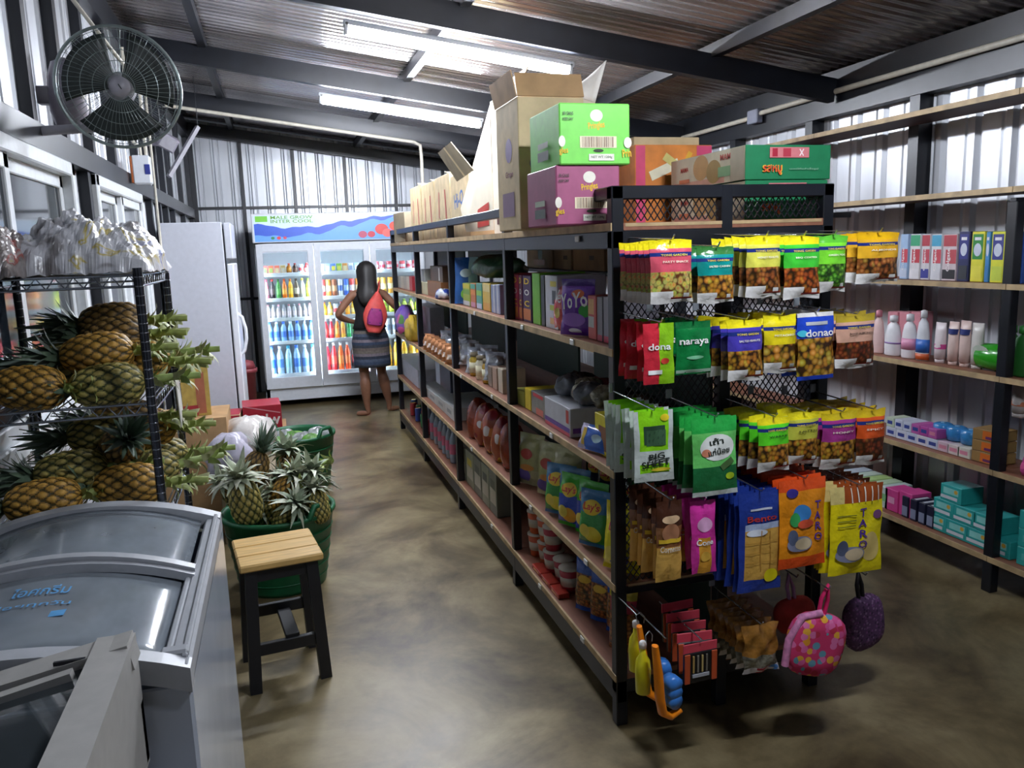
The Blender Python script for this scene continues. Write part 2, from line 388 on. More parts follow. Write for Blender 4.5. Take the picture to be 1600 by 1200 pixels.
# ------------------------------------------------------------------ cartons and boxes with flat print
def facefn(face, d, e=.0008, cx=0., cy=0., rot=0.):
    c, s_ = math.cos(rot), math.sin(rot)
    def fn(x, y):
        x, y = x*c-y*s_+cx, x*s_+y*c+cy
        if face == 'F': return (x, -d[1]/2-e, y)
        if face == 'L': return (-d[0]/2-e, -x, y)
        if face == 'R': return (d[0]/2+e, x, y)
        return (x, y, d[2]/2+e)
    return fn
def printed(o, d, prints):
    """prints: (face, kind, cx, cy, w, h, material, text/rotation)"""
    if not prints: return
    mb = MB(); apart = max(d) > .09
    for k, p in enumerate(prints):
        if apart and k: mb.build('lettering' if prints[k-1][1] == 'text' else ('barcode' if prints[k-1][1] == 'bars' else 'printed_patch'), o); mb = MB()
        face, kind, cx, cy, w_, h_, ma = p[:7]; ex = p[7] if len(p) > 7 else None; e = .0008+.0003*k
        if kind == 'rect':
            fn = facefn(face, d, e, cx, cy, ex or 0.); mb.add([fn(-w_/2, -h_/2), fn(w_/2, -h_/2), fn(w_/2, h_/2), fn(-w_/2, h_/2)], [(0, 1, 2, 3)], ma)
        elif kind == 'disc':
            fn = facefn(face, d, e, cx, cy); mb.add([fn(w_/2*math.cos(t*PI/10), h_/2*math.sin(t*PI/10)) for t in range(20)], [list(range(20))], ma)
        elif kind == 'bars':
            rr = random.Random(k+1); x = -w_/2
            while x < w_/2-.002:
                bw = rr.choice((.0015, .002, .003)); fn = facefn(face, d, e, cx+x, cy); mb.add([fn(0, -h_/2), fn(bw, -h_/2), fn(bw, h_/2), fn(0, h_/2)], [(0, 1, 2, 3)], ma); x += bw+rr.choice((.002, .003))
        elif kind == 'text': mb.text(ex, facefn(face, d, e, cx, cy, p[8] if len(p) > 8 else 0.), h_, ma, w_ or None, .02)
    return mb.build('print', o) if not apart else mb.build('lettering' if prints[-1][1] == 'text' else 'printed_patch', o)
CARD = mat('brown cardboard', '#b08c62', .75, 0, .12, 12)
CARDP = mat('pale cardboard', '#cdb78f', .75, 0, .12, 12)
CARDG = mat('grey-brown cardboard', '#8d8069', .8, 0, .12, 12)
def C(h): return mat('ink '+h, h, .45, 0, .06, 25)
def box(name, label, cat, c, d, ma, prints=(), rot=0., group=None, bev=.002, M=None):
    a = MB(); a.box((0, 0, 0), d, ma, bev); o = a.build(name, None, c, (0, 0, rot) if not isinstance(rot, tuple) else rot)
    tag(o, label, cat, group); printed(o, d, prints); return o
def px_box(name, label, cat, xf, px0, px1, ytop, ybase, lvl, depth, ma, prints=(), rot=0., group=None, zoff=0., side=1, gap=.004):
    """a box standing on a board: its aisle face spans the pixels px0..px1 of the plane X = xf"""
    ya, yb = at(px0, ybase, 0, xf).y, at(px1, ybase, 0, xf).y; y0, y1 = min(ya, yb)+gap/2, max(ya, yb)-gap/2
    z1 = at((px0+px1)/2, ytop, 0, xf).z; h = max(.02, z1-lvl-zoff); d = (depth, y1-y0, h)
    pr = prints(d) if callable(prints) else prints
    return box(name, label, cat, (xf+side*depth/2, (y0+y1)/2, lvl+zoff+h/2), d, ma, pr, rot, group)

# --- on the top deck
GREEN = mat('bright green carton', '#7fe05a', .5, 0, .05); MAUVE = mat('mauve carton', '#a8587c', .55, 0, .06)
def at_dims(xl, xr, yt, yb, Y): a = at(xl, yb, 1, Y); b = at(xr, yt, 1, Y); return a, b
def chip_case(name, label, xl, xr, yt, zb, Y, dep, ma, cap):
    a, b = at(xl, yt, 1, Y), at(xr, yt, 1, Y); h = a.z-zb; d = (b.x-a.x, dep, h)
    Yl, Br, K = C('#f2c52e'), C('#5a3a26'), C('#27331f'); cr = C('#f1e2c4')
    w_ = d[0]
    pr = [('F', 'disc', w_*.02, h*.30, .042, .036, C('#efe9da')), ('F', 'text', w_*.02, h*.13, .055, .026, Yl, 'Pringles', .12),
          ('F', 'rect', .01, -h*.13, w_*.52, h*.19, cr), ('F', 'bars', .01, -h*.13, w_*.46, h*.17, Br), ('F', 'disc', .01, -h*.27, .034, .010, K),
          ('F', 'rect', .02, -h*.38, w_*.36, h*.11, C('#ece9dc')), ('F', 'text', .02, -h*.38, w_*.3, h*.05, C('#6a7a5a'), 'NET WT 1284g'),
          ('F', 'disc', -w_*.47, -h*.12, .022, .034, C('#efe9da')), ('F', 'text', -w_*.45, -h*.28, .03, .024, Yl, 'gles', .1),
          ('F', 'disc', w_*.46, -h*.14, .026, .034, C('#efe9da')), ('F', 'text', w_*.445, -h*.31, .03, .024, Yl, 'Prin', .1),
          ('F', 'text', -w_*.38, h*.33, .034, .010, K, '30 CANS'), ('F', 'text', -w_*.38, h*.24, .034, .008, K, 'KEEP DRY'),
          ('L', 'rect', 0, -h*.10, dep*.34, h*.10, C('#b9c4ae')), ('L', 'rect', 0, -h*.28, dep*.36, h*.16, C('#4c5348'))]
    return box(name, label, 'box', ((a.x+b.x)/2, Y+dep/2, zb+h/2), d, ma, pr, 0, 'crisp cartons on the top deck', .004)
zt = at(868, 258, 1, .14).z
chip_case('crisp_carton', 'mauve printed carton standing under the bright green one', 868, 968, 258, TD, .14, .30, MAUVE, 0)
chip_case('crisp_carton', 'bright green printed carton stacked on top of the mauve one', 873, 984, 160, zt, .13, .30, GREEN, 0)

def open_flap(mb, p, u, v, ma, inner=None):
    """a cardboard flap: quad p, p+u, p+u+v, p+v with thickness"""
    p, u, v = Vector(p), Vector(u), Vector(v); n = u.cross(v).normalized()*.004
    q = [p, p+u, p+u+v, p+v]; mb.add(q+[x+n for x in q], [(3, 2, 1, 0), (4, 5, 6, 7), (0, 1, 5, 4), (1, 2, 6, 5), (2, 3, 7, 6), (3, 0, 4, 7)], ma)
# tall opened carton with purple print, its flaps standing up
Yc = .62; a_, b_ = at(808, 150, 1, Yc), at(912, 150, 1, Yc); h = a_.z-TD; d = (b_.x-a_.x, .30, h)
t = box('tall_carton', 'tall opened brown carton with purple grape print behind the green carton', 'box', ((a_.x+b_.x)/2, Yc+.15, TD+h/2), d, CARDP,
        [('L', 'disc', .02, .06, .09, .09, C('#6a4a86')), ('L', 'text', .02, -.03, .10, .03, C('#8a4a5c'), 'Grape'), ('L', 'rect', 0, -.14, .16, .09, C('#7d5a78')), ('F', 'disc', -.07, .0, .035, .05, C('#5d3f83')), ('F', 'disc', -.065, -.07, .03, .04, C('#a85a3a')),
         ('F', 'rect', 0, d[2]*.12, d[0], .004, C('#a48a5c'))], 0, None, .003)
mb = MB(); W2 = mat('white card', '#eeeae2', .6, 0, .04)
open_flap(mb, (-d[0]/2, -.15, h/2), (d[0], 0, 0), (0, .03, .085), CARD); open_flap(mb, (-d[0]/2, .15, h/2), (0, -.3, 0), (-.02, 0, .09), CARD); mb.build('flap', t)
c0 = Vector(t.location); A_, B_, D_ = (at(*q, 1, .80)-c0 for q in ((872, 132), (930, 160), (947, 94)))
mb = MB(); mb.grid(lambda u, v: A_.lerp(B_, u).lerp(A_.lerp(D_, u)-Vector((0, 0, .035*math.sin(PI*u))), v)+Vector((0, .05*math.sin(PI*u)*(.5+v), 0)), 10, 6, W2); o = mb.build('white_flap', t); sm = o.modifiers.new('s', 'SOLIDIFY'); sm.thickness = .003
# cream carton beside it, its far flap hanging open
def cream_carton():
    RED = C('#b8433c'); CR = mat('cream carton', '#e6dcc6', .65, 0, .07, 8)
    y0, y1, z1 = 1.20, 1.74, 2.31; d = (.34, y1-y0, z1-TD)
    o = box('cream_carton', 'tall cream carton with a red mark behind the grape carton', 'box', (.10+.17, (y0+y1)/2, TD+d[2]/2), d, CR, [('L', 'rect', -.06, -.20, .14, .13, RED, .12), ('L', 'text', -.06, -.20, .10, .06, C('#e6dcc6'), 'Oishi', .12), ('L', 'rect', .12, -.05, .10, .22, C('#d7b2a6'), .5), ('L', 'rect', .15, .12, .08, .10, C('#d9c4a4'), .5), ('L', 'rect', -.18, -.26, .05, .03, C('#5a3a34'))])
    m3 = MB(); q = [Vector((-.17, .27, .31)), Vector((-.235, .74, -.17)), Vector((-.223, .74, -.17)), Vector((.13, .27, .31))]; n = Vector((0, .004, .002))
    m3.add(q+[p+n for p in q], [(3, 2, 1, 0), (4, 5, 6, 7), (0, 1, 5, 4), (1, 2, 6, 5), (2, 3, 7, 6), (3, 0, 4, 7)], CR); m3.add([Vector((-.172, .27, .31)), Vector((-.172, .27, -.30)), Vector((-.235, .62, -.30)), Vector((-.236, .74, -.17))], [(0, 1, 2, 3)], CR); fl_ = m3.build('hanging_flap', o)
    m3 = MB(); F_ = lambda u, v: Vector((-.172, .27, -.30)).lerp(Vector((-.172, .27, .31)), v).lerp(Vector((-.235, .62, -.30)).lerp(Vector((-.236, .74, -.17)), v), u)+Vector((-.003, 0, 0)); m3.add([F_(.15, .05), F_(.55, .05), F_(.5, .3), F_(.12, .26)][::-1], [(0, 1, 2, 3)], RED); m3.build('printed_patch', fl_)
    m4 = MB(); open_flap(m4, (-.17, -.27, .325), (0, .45, 0), (.05, .05, .07), CARD); m4.build('flap', o)
cream_carton()
# row of long cartons further along the deck
REDI, BLUI, KI = C('#b5483c'), C('#4b74b5'), C('#4a4034')
def arrow_print(d, seed):
    r = random.Random(seed); out = [('L', 'rect', d[1]*.22, d[2]*.02, .035, d[2]*.5, REDI, .12), ('L', 'rect', d[1]*-.22, d[2]*.05, .03, d[2]*.42, C('#c06a5a'), -.1)]
    for k in range(4): out.append(('L', 'rect', d[1]*(-.4+.26*k), d[2]*r.uniform(-.4, -.2), .010, .06, KI, .2))
    return out
ys = [(2.10, 2.58, .36), (2.60, 3.08, .39), (3.10, 3.58, .385), (3.60, 4.08, .40)]
for k, (y0, y1, h) in enumerate(ys):
    d = (.34, y1-y0-.01, h); pr = arrow_print(d, k) if k else [('L', 'text', -.02, .03, .24, .10, BLUI, 'Hi-Q', .1), ('L', 'rect', -.06, -.08, .08, .03, KI)]
    o = box('long_carton', ['pale carton with blue lettering and open flaps right of the arrowed ones', 'pale carton with red arrows, nearest to the blue-lettered one', 'pale carton with red arrows, second from the blue-lettered one', 'pale carton with red arrows, furthest along the deck'][k], 'box', (.06+.17, (y0+y1)/2, TD+h/2), d, CARDP, pr, 0, 'pale cartons along the top deck', .003)
    if not k:
        P_ = [at(x, y, 0, X) for x, y, X in ((714, 284, .06), (684, 239, -.02), (704, 222, -.02), (740, 266, .06))]; n = Vector((.004, 0, .002)); c0 = Vector(o.location)
        m2 = MB(); m2.add([p-c0 for p in P_]+[p-c0+n for p in P_], [(3, 2, 1, 0), (4, 5, 6, 7), (0, 1, 5, 4), (1, 2, 6, 5), (2, 3, 7, 6), (3, 0, 4, 7)], CARDG); m2.build('flap', o)
        q = [P_[0].lerp(P_[3], .46), P_[1].lerp(P_[2], .46), P_[1].lerp(P_[2], .54), P_[0].lerp(P_[3], .54)]; m2 = MB(); m2.add([p-c0-Vector((.002, .002, 0)) for p in q], [(3, 2, 1, 0)], CARDP); m2.build('tape', o)
    else:
        m2 = MB(); open_flap(m2, (-.17, -.2, h/2), (.34, 0, 0), (0, .09, .012), CARDP); m2.build('flap', o)
box('small_carton', 'grey-green tilted open carton at the far end of the deck', 'box', (.16, 4.42, TD+.12), (.3, .36, .235), CARDG, [], (0, 0, .1))
# noodle cartons at the near right
ORG = mat('orange carton', '#e58a3c', .55, 0, .2, 9); PINKB = C('#e0527a')
a_, b_ = at(992, 226, 1, .72), at(1112, 226, 1, .72); h = a_.z-TD; d = (b_.x-a_.x, .28, h)
box('noodle_carton', 'orange and pink noodle carton behind the pale noodle carton', 'box', ((a_.x+b_.x)/2, .86, TD+h/2), d, ORG, [('F', 'rect', -d[0]*.43, 0, d[0]*.12, h*.98, PINKB), ('F', 'rect', d[0]*.40, h*.43, d[0]*.2, h*.12, PINKB), ('F', 'rect', -d[0]*.12, h*.2, d[0]*.4, h*.12, C('#f0e6c8'), .4), ('F', 'rect', d[0]*.02, h*.26, d[0]*.35, h*.1, C('#d9c97a'), -.6), ('F', 'disc', -d[0]*.22, -.02, .05, .04, C('#8aa648')), ('F', 'rect', d[0]*.15, h*.28, .02, h*.3, C('#f4b83e'), -.5)])
o = box('paper_carton', 'flat pale carton laid across the top of the orange noodle carton', 'box', ((a_.x+b_.x)/2-.01, .88, TD+h+.018), (.29, .24, .034), CARDP)
FG = mat('dark green carton', '#1e7a4e', .5, 0, .06)
zb = at(1165, 281, 1, .10).z; zt = at(1165, 226, 1, .10).z; xl = at(1165, 250, 1, .10).x; xr = at(1298, 250, 1, .10).x
dep = .52; d = (xr-xl, dep, zt-zb); h = d[2]
def snack_print(d, h):
    P, Rd, Y_ = C('#d8cfb2'), C('#c9473a'), C('#c79a5a')
    return [('L', 'rect', 0, 0, d[1]*.995, h*.98, P), ('L', 'rect', -d[1]*.1, -h*.38, d[1]*.7, h*.18, C('#d9a08a')), ('L', 'disc', -.03, 0.01, .11, h*.8, Y_), ('L', 'disc', .06, -h*.1, .10, h*.72, C('#a98a4a')), ('L', 'rect', .14, -h*.15, .10, h*.3, C('#7fae7c')),
            ('L', 'text', -.15, h*.12, .06, h*.16, Rd, 'MAMA'), ('L', 'text', .15, h*.28, .09, h*.18, Rd, 'MAMA'), ('L', 'rect', -.15, -h*.25, .08, h*.12, C('#d87a4a')), ('L', 'rect', .215, 0, .085, h*.96, C('#b5aa92')),
            ('F', 'rect', d[0]*.0, h*.28, d[0]*.46, h*.30, C('#cf7a7e')), ('F', 'rect', -d[0]*.17, h*.28, .02, h*.24, C('#a8283c')), ('F', 'rect', -d[0]*.03, h*.28, .03, h*.24, C('#b23a4a')), ('F', 'rect', d[0]*.14, h*.28, .004, h*.24, C('#f0dede'), .6), ('F', 'rect', d[0]*.14, h*.28, .004, h*.24, C('#f0dede'), -.6),
            ('F', 'text', -d[0]*.20, -h*.22, d[0]*.23, h*.30, C('#e8b83a'), 'รสหมู'), ('F', 'text', -d[0]*.20, -h*.22, d[0]*.21, h*.26, C('#d8452e'), 'รสหมู'), ('F', 'text', d[0]*.17, -h*.2, d[0]*.34, h*.07, C('#8cb89a'), 'บะหมี่กึ่งสำเร็จรูป')]
box('noodle_carton', 'green-ended noodle carton, upper of two at the near right corner', 'box', ((xl+xr)/2, .10+dep/2, (zb+zt)/2), d, FG, snack_print(d, h))
d2 = (d[0]*.97, dep, zb-TD-.002)
box('noodle_carton', 'green-ended noodle carton, lower of two, seen through the mesh', 'box', ((xl+xr)/2-.004, .10+dep/2, TD+d2[2]/2), d2, FG, snack_print(d2, d2[2]))

# ------------------------------------------------------------------ snack bags
def bag_mesh(key, w_, h_, t_, matfn, texts=(), seal=.09, wave=.0, sharp=.45, wr=.0016, rag=0.):
    """pillow bag hanging below the origin, front to -Y; matfn(u -1..1, v 0 bottom..1 top); texts: (text, u, v, width, height, material, rot)"""
    nx, nz = 8, 16; r = random.Random(key)
    ph = [r.uniform(0, 6.28) for _ in range(4)]
    def T(u, v):
        e = max(0., 1-abs(u)**2.6)**.5
        q = min(1, max(0, (v-seal*.8)/(1-1.9*seal))); q = max(0., 1-abs(2*q-1)**3)**sharp
        return t_/2*e*q
    def P(u, v, sgn):
        wob = wr*(math.sin(7*u+11*v+ph[0])+math.sin(13*v-5*u+ph[1]))
        x = u*w_/2*(1-.05*math.sin(PI*v)); z = -h_+v*h_+(wave*math.sin(3*u+ph[2]) if v < .02 or v > .98 else 0)+rag*u
        return Vector((x, sgn*T(u, v)+wob, z))
    mb = MB()
    for sgn in (-1, 1):
        vs = [P(2*i/nx-1, j/nz, sgn)+Vector((0, sgn*.0007, 0)) for j in range(nz+1) for i in range(nx+1)]; o = len(mb.v); mb.v += [tuple(v) for v in vs]
        for j in range(nz):
            for i in range(nx):
                a = o+j*(nx+1)+i; q = [a, a+1, a+nx+2, a+nx+1]; mb.f.append(q if sgn < 0 else q[::-1]); mb.sm.append(True); mb.m.append(mb.slot(matfn((i+.5)*2/nx-1, (j+.5)/nz)))
    for k, tx in enumerate(texts):
        s_, u0, v0, tw, th, ma = tx[:6]; rot = tx[6] if len(tx) > 6 else 0.; c, sn = math.cos(rot), math.sin(rot)
        def fn(x, y):
            x, y = x*c-y*sn, x*sn+y*c; u, v = u0+x/(w_/2), v0+y/h_; p = P(max(-1, min(1, u)), max(0, min(1, v)), -1); return (p.x, p.y-.0018-.0003*k-(.0 if s_ in ('disc', 'rect') else .0012), p.z)
        if s_ == 'disc': mb.grid(lambda a, b: fn(tw/2*b*math.cos(2*PI*a), th/2*b*math.sin(2*PI*a)), 20, 4, ma)
        elif s_ == 'rect': mb.grid(lambda a, b: fn(tw*(a-.5), th*(b-.5)), 6, 3, ma)
        else: mb.text(s_, fn, th, ma, tw, .02)
    return mb.mesh(key)
FOILY = mat('glossy yellow film', '#f0e020', .22, 0, .12, 20, bump=.3, bscale=60)
def film(h, r=.25): return mat('film '+h, h, r, 0, .10, 22, bump=.25, bscale=55)
NAVY = film('#23337c'); WF = film('#e6e4e0')
N_BR = nut_mat('brown nuts', '#c98a4a', '#9a5a26'); N_GD = nut_mat('golden nuts', '#e0b04a', '#b87f28'); N_MX = nut_mat('mixed nuts', '#e08a4a', '#c8c060', '#6a3a18'); N_GR = nut_mat('green peas', '#8cc848', '#4f8a28', '#24401a', 95)
N_OR = nut_mat('orange nuts', '#d9843a', '#a8501c'); N_DK = nut_mat('dark almonds', '#a85a30', '#6f3218'); N_CH = nut_mat('cashew pieces', '#e2c060', '#c0902c', scale=55)
def nutbag(key, w_, h_, body, nuts, word, top=FOILY, band=NAVY, tcol='#f4f0d8', split=.52):
    def mf(u, v):
        if v > .90: return top
        if .735 < v < .80: return band
        if v > split: return body
        if v < .06: return WF
        if v < .17 and u < -.1: return WF
        return nuts
    return bag_mesh(key, w_, h_, .030, mf, [('TONG GARDEN', .05, .768, w_*.62, h_*.034, C('#f2d93a')), (word, .12, .66, w_*.62, h_*.035, C(tcol)), ('rect', .62, .12, w_*.14, h_*.07, C('#dcdcd8')), ('rect', .4, .075, w_*.5, h_*.03, C('#9a2a2a'))], seal=.07, wave=.003, rag=.0)
HOOKM = mat('bright wire', '#b9bdc2', .25, .9, .05)
def hook_row(kind, me, px, py, Yf, n, label, step=.028, name='snack_bag', cat='snack bag', sway=.06, lat=0., rowname=''):
    """n bags on one hook: the front one has its top centre where the photograph shows px, py at depth Yf"""
    p = at(px, py, 1, Yf); a = MB(); L = abs(Yf)+.03
    a.tube([(p.x, .0, p.z+.012), (p.x, Yf-.012, p.z+.004), (p.x, Yf-.022, p.z+.016)], .0025, HOOKM, 6); a.build('hook', gon)
    a = MB(); a.box((p.x, .012, p.z+.022), (.022, .006, .03), mat('clear hook plate', '#a5acb4', .2, 0, .05), .002); a.build('hook_plate', gon)
    for i in range(n):
        lb = label if n == 1 else '%s, %s' % (label, 'frontmost' if i == 0 else '%s from front' % ORD[i])
        o = put(me, name, None, (p.x+lat*i+U(-.004, .004), Yf+i*step, p.z+U(-.004, .003) if i else p.z), (U(-.06, .03), U(-.05, .05) if i else 0, U(-sway, sway)+(.0)))
        tag(o, lb, cat, 'bags on the hook with the %s' % kind)
YA = -.27
def w_at(px, Y): return px/FPX*(Y+2.297)*1.06
def nb(key, x0, x1, y0, y1, body, nuts, word, n, label, Y=YA, **k):
    a, b = at(x0, y0, 1, Y), at(x1, y0, 1, Y); c = at((x0+x1)/2, y1, 1, Y)
    me = nutbag(key, b.x-a.x, a.z-c.z, film(body), nuts, word, **k); hook_row(label, me, (x0+x1)/2, y0, Y, n, label, step=abs(Y+.03)/max(n, 1)*.95)
nb('pink nut bag', 1014, 1082, 376, 472, '#d8586a', N_MX, 'PARTY SNACK', 7, 'pink nut bag with yellow header in the top row')
nb('teal nut bag', 1090, 1147, 387, 472, '#12928c', N_GD, 'SALTED CASHEW', 4, 'teal nut bag with golden cashews in the top row', top=film('#3a7a3a'))
nb('pale yellow nut bag', 1166, 1222, 370, 463, '#e0dc58', N_BR, 'HONEY PEANUTS', 6, 'pale yellow bag of brown peanuts in the top row')
nb('green nut bag', 1225, 1280, 370, 465, '#42c83a', N_OR, 'BBQ COATED', 4, 'green bag of orange nuts in the top row')
nb('green pea bag', 1279, 1322, 368, 455, '#7fe03a', N_GR, 'GREEN PEAS', 3, 'lime bag of green peas in the top row', top=film('#5fbe3a'))
nb('orange nut bag', 1338, 1404, 364, 440, '#e8b02c', N_BR, 'ALMONDS', 5, 'orange-yellow nut bag at the right end of the top row', top=film('#e8b418'))
nb('violet nut bag', 1135, 1192, 500, 592, '#4a3fae', N_GD, 'SALTED PEANUTS', 6, 'violet-blue nut bag in the second row')
nb('yellow nut bag', 1192, 1243, 493, 580, '#ecd820', N_CH, 'PISTACHIO', 5, 'bright yellow nut bag in the second row')
nb('brown almond bag', 1303, 1367, 492, 572, '#d8a890', N_DK, 'BAKED ALMONDS', 5, 'peach bag of dark almonds at the right end of the second row', top=film('#b8a030'), tcol='#3a2a2a')
nb('green cashew bag', 1182, 1233, 652, 732, '#5fe02c', N_GD, 'WASABI', 5, 'lime green bag of golden cashews in the third row', tcol='#1a3a1a')
nb('olive cashew bag', 1231, 1280, 644, 722, '#c9c84a', N_GD, 'SALTED', 4, 'olive-yellow bag of cashews in the third row', tcol='#3a3a1a')
nb('magenta nut bag', 1285, 1340, 644, 728, '#a83a8c', N_GD, 'HONEY', 5, 'magenta nut bag in the third row', top=film('#d9c020'))
nb('red-orange nut bag', 1338, 1384, 640, 722, '#e05a24', N_DK, 'SPICY', 5, 'red-orange nut bag at the right end of the third row', top=film('#d8b820'))
def gb(key, x0, x1, y0, y1, t_, mf, texts, n, label, Y=YA, **k):
    a, b = at(x0, y0, 1, Y), at(x1, y0, 1, Y); c = at((x0+x1)/2, y1, 1, Y); w_, h_ = b.x-a.x, a.z-c.z
    tx = [(t[0], t[1], t[2], t[3]*w_, t[4]*h_)+tuple(t[5:]) for t in texts]
    me = bag_mesh(key, w_, h_, t_, mf, tx, **k); hook_row(label, me, (x0+x1)/2, y0, Y, n, label, step=abs(Y+.03)/max(n, 1)*.95)
RD, LG, DG = film('#cf2f3e'), film('#8cc61e'), film('#117a3c')
Wt = C('#f2f2ee')
gb('red and lime bag', 1006, 1054, 505, 598, .012, lambda u, v: LG if u > .1 else RD, [('dona', 0, .62, .75, .11, Wt), ('disc', .35, .38, .3, .1, C('#d04030')), ('rect', -.3, .2, .45, .07, Wt)], 4, 'red and lime sweet bag at the left of the second row', seal=.05)
gb('green mint bag', 1056, 1112, 502, 582, .016, lambda u, v: film('#0f6a34') if v > .9 else DG, [('naraya', .0, .60, .85, .13, Wt), ('disc', .05, .32, .5, .07, C('#7fc89a')), ('rect', 0, .06, .98, .06, C('#b9dcc4'))], 3, 'deep green sweet bag in the second row', seal=.06)
gb('blue cracker bag', 1243, 1304, 488, 590, .024, lambda u, v: WF if v > .92 else (film('#2348c4') if v > .62 or v < .07 else (N_CH if v < .6 else film('#cfae4a'))), [('donao', .1, .70, .8, .11, Wt), ('rect', 0, .84, .6, .05, C('#b9bfc4')), ('disc', -.8, .7, .2, .1, C('#4ac4e0'))], 3, 'blue and gold snack bag in the second row', seal=.05)
LIME = film('#8fdc1e'); SIL = film('#c9d2cc', .2)
gb('big sheet seaweed bag', 988, 1050, 642, 748, .010, lambda u, v: SIL if abs(u) > .86 or v < .12 or v > .97 else (LIME if v > .45 or v < .22 else SIL), [('rect', .02, .66, .55, .26, C('#2c4a34')), ('rect', .10, .62, .5, .22, C('#3d5f42')), ('BIG', .1, .36, .42, .09, C('#1c2420'), .1), ('SHEET', .05, .26, .72, .10, C('#1c2420'), .1), ('disc', .55, .9, .22, .1, C('#f2dc2a')), ('disc', .3, .17, .5, .05, C('#d8c030'))], 8, 'silver and lime seaweed bag at the left of the third row', seal=.04)
SEA = film('#1f6a3a')
gb('green seaweed bag', 1080, 1152, 652, 768, .016, lambda u, v: film('#2cb04a') if v > .84 else (SIL if abs(u) > .9 or v < .05 else (SEA if v < .36 else film('#6fd06a'))), [('disc', .08, .62, .8, .34, C('#eef2ec')), ('เถ้า', .02, .70, .30, .085, C('#1f2a22'), .12), ('แก่น้อย', .12, .575, .5, .085, C('#1f2a22'), .1), ('disc', -.45, .56, .2, .1, C('#d88a6a')), ('disc', .62, .24, .2, .09, C('#b8d82a')), ('rect', .5, .40, .3, .08, C('#4a6a3a'), .6)], 6, 'green seaweed bag with a white roundel in the third row', seal=.05)
BR = film('#4a2a1c'); 
gb('chocolate cone bag', 1026, 1068, 782, 905, .024, lambda u, v: BR if v > .70 else (film('#e0b058') if v < .42 else film('#8a5a34')), [('disc', 0, .62, .7, .22, C('#b07a58')), ('disc', .05, .78, .7, .10, C('#e8c49a')), ('Cornetto', 0, .42, .8, .08, C('#f0e8d4')), ('rect', 0, .52, .9, .05, C('#f0c83a'))], 5, 'brown cone snack bag in the fourth row', seal=.06)
PK = film('#d838a0')
gb('pink cone bag', 1078, 1117, 782, 890, .022, lambda u, v: PK if v > .5 or abs(u) > .6 else film('#e0a03a'), [('disc', 0, .68, .6, .2, C('#e8b0d8')), ('Cone', .0, .44, .7, .08, Wt), ('disc', 0, .24, .4, .14, C('#e8b84a'))], 5, 'hot pink cone snack bag in the fourth row', seal=.06)
BL = film('#27409a')
gb('blue cracker sheet bag', 1152, 1221, 768, 918, .014, lambda u, v: BL if v > .66 or v < .12 or u < -.85 else (film('#d8a850') if v < .6 else film('#b8c8e8')), [('Bento', .05, .74, .7, .06, C('#c8382e')), ('rect', 0, .83, .5, .02, C('#d8dcea')), ('disc', -.2, .60, .5, .07, C('#e6ecf6')), ('disc', .5, .15, .34, .14, C('#f2e416')), ('rect', .0, .42, .02, .4, C('#c08e38')), ('rect', .45, .42, .02, .4, C('#c08e38')), ('rect', .05, .40, .8, .006, C('#c08e38')), ('rect', .05, .50, .8, .006, C('#c08e38')), ('rect', .05, .30, .8, .006, C('#c08e38'))], 10, 'blue and golden cracker bag in the fourth row', Y=-.30, seal=.05)
OR_, YE = film('#f0941c'), film('#f2e01a')
fish = lambda u0, v0: [('disc', u0, v0, .55, .18, C('#8a8ea8')), ('disc', u0-.3, v0+.08, .2, .18, C('#5a6480')), ('disc', u0+.15, v0+.0, .35, .14, C('#d8c4a0'))]
gb('orange fish snack bag', 1217, 1292, 748, 878, .018, lambda u, v: film('#e8541e') if v > .88 or v < .10 else OR_, [('T', .62, .70, .14, .09, C('#5a3a94')), ('A', .60, .58, .16, .09, C('#5a3a94')), ('R', .64, .46, .14, .09, C('#5a3a94')), ('O', .62, .34, .16, .09, C('#5a3a94')), ('disc', -.1, .62, .38, .20, C('#3f8ad0')), ('disc', -.4, .56, .22, .16, C('#3aa858')), ('disc', .05, .5, .36, .1, C('#e05a3a')), ('disc', -.5, .86, .24, .1, C('#3a2f8a'))] + fish(-.2, .28), 9, 'orange fish snack bag in the fourth row', Y=-.30, seal=.04)
ST = mat('striped header', '#a8501c', .3, 0, .1)
gb('yellow fish snack bag', 1298, 1380, 758, 888, .020, lambda u, v: (ST if u > -.45 else film('#e8d488')) if v > .80 else YE, [('disc', .5, .30, .36, .34, C('#e2c87a')), ('T', .18, .70, .14, .09, C('#5a3a94')), ('A', .16, .58, .16, .09, C('#5a3a94')), ('R', .2, .46, .14, .09, C('#5a3a94')), ('O', .18, .34, .16, .09, C('#5a3a94')), ('disc', .75, .66, .16, .1, C('#7a4a7a')), ('rect', -.45, .68, .35, .012, C('#8a8a2a')), ('rect', -.45, .62, .35, .012, C('#8a8a2a')), ('rect', -.45, .56, .35, .012, C('#8a8a2a'))] + [('rect', u_, .9, .02, .16, C('#f0e8d8')) for u_ in (-.25, 0, .25, .5, .75)] + fish(-.3, .24), 9, 'yellow fish snack bag at the right end of the fourth row', Y=-.30, seal=.04)

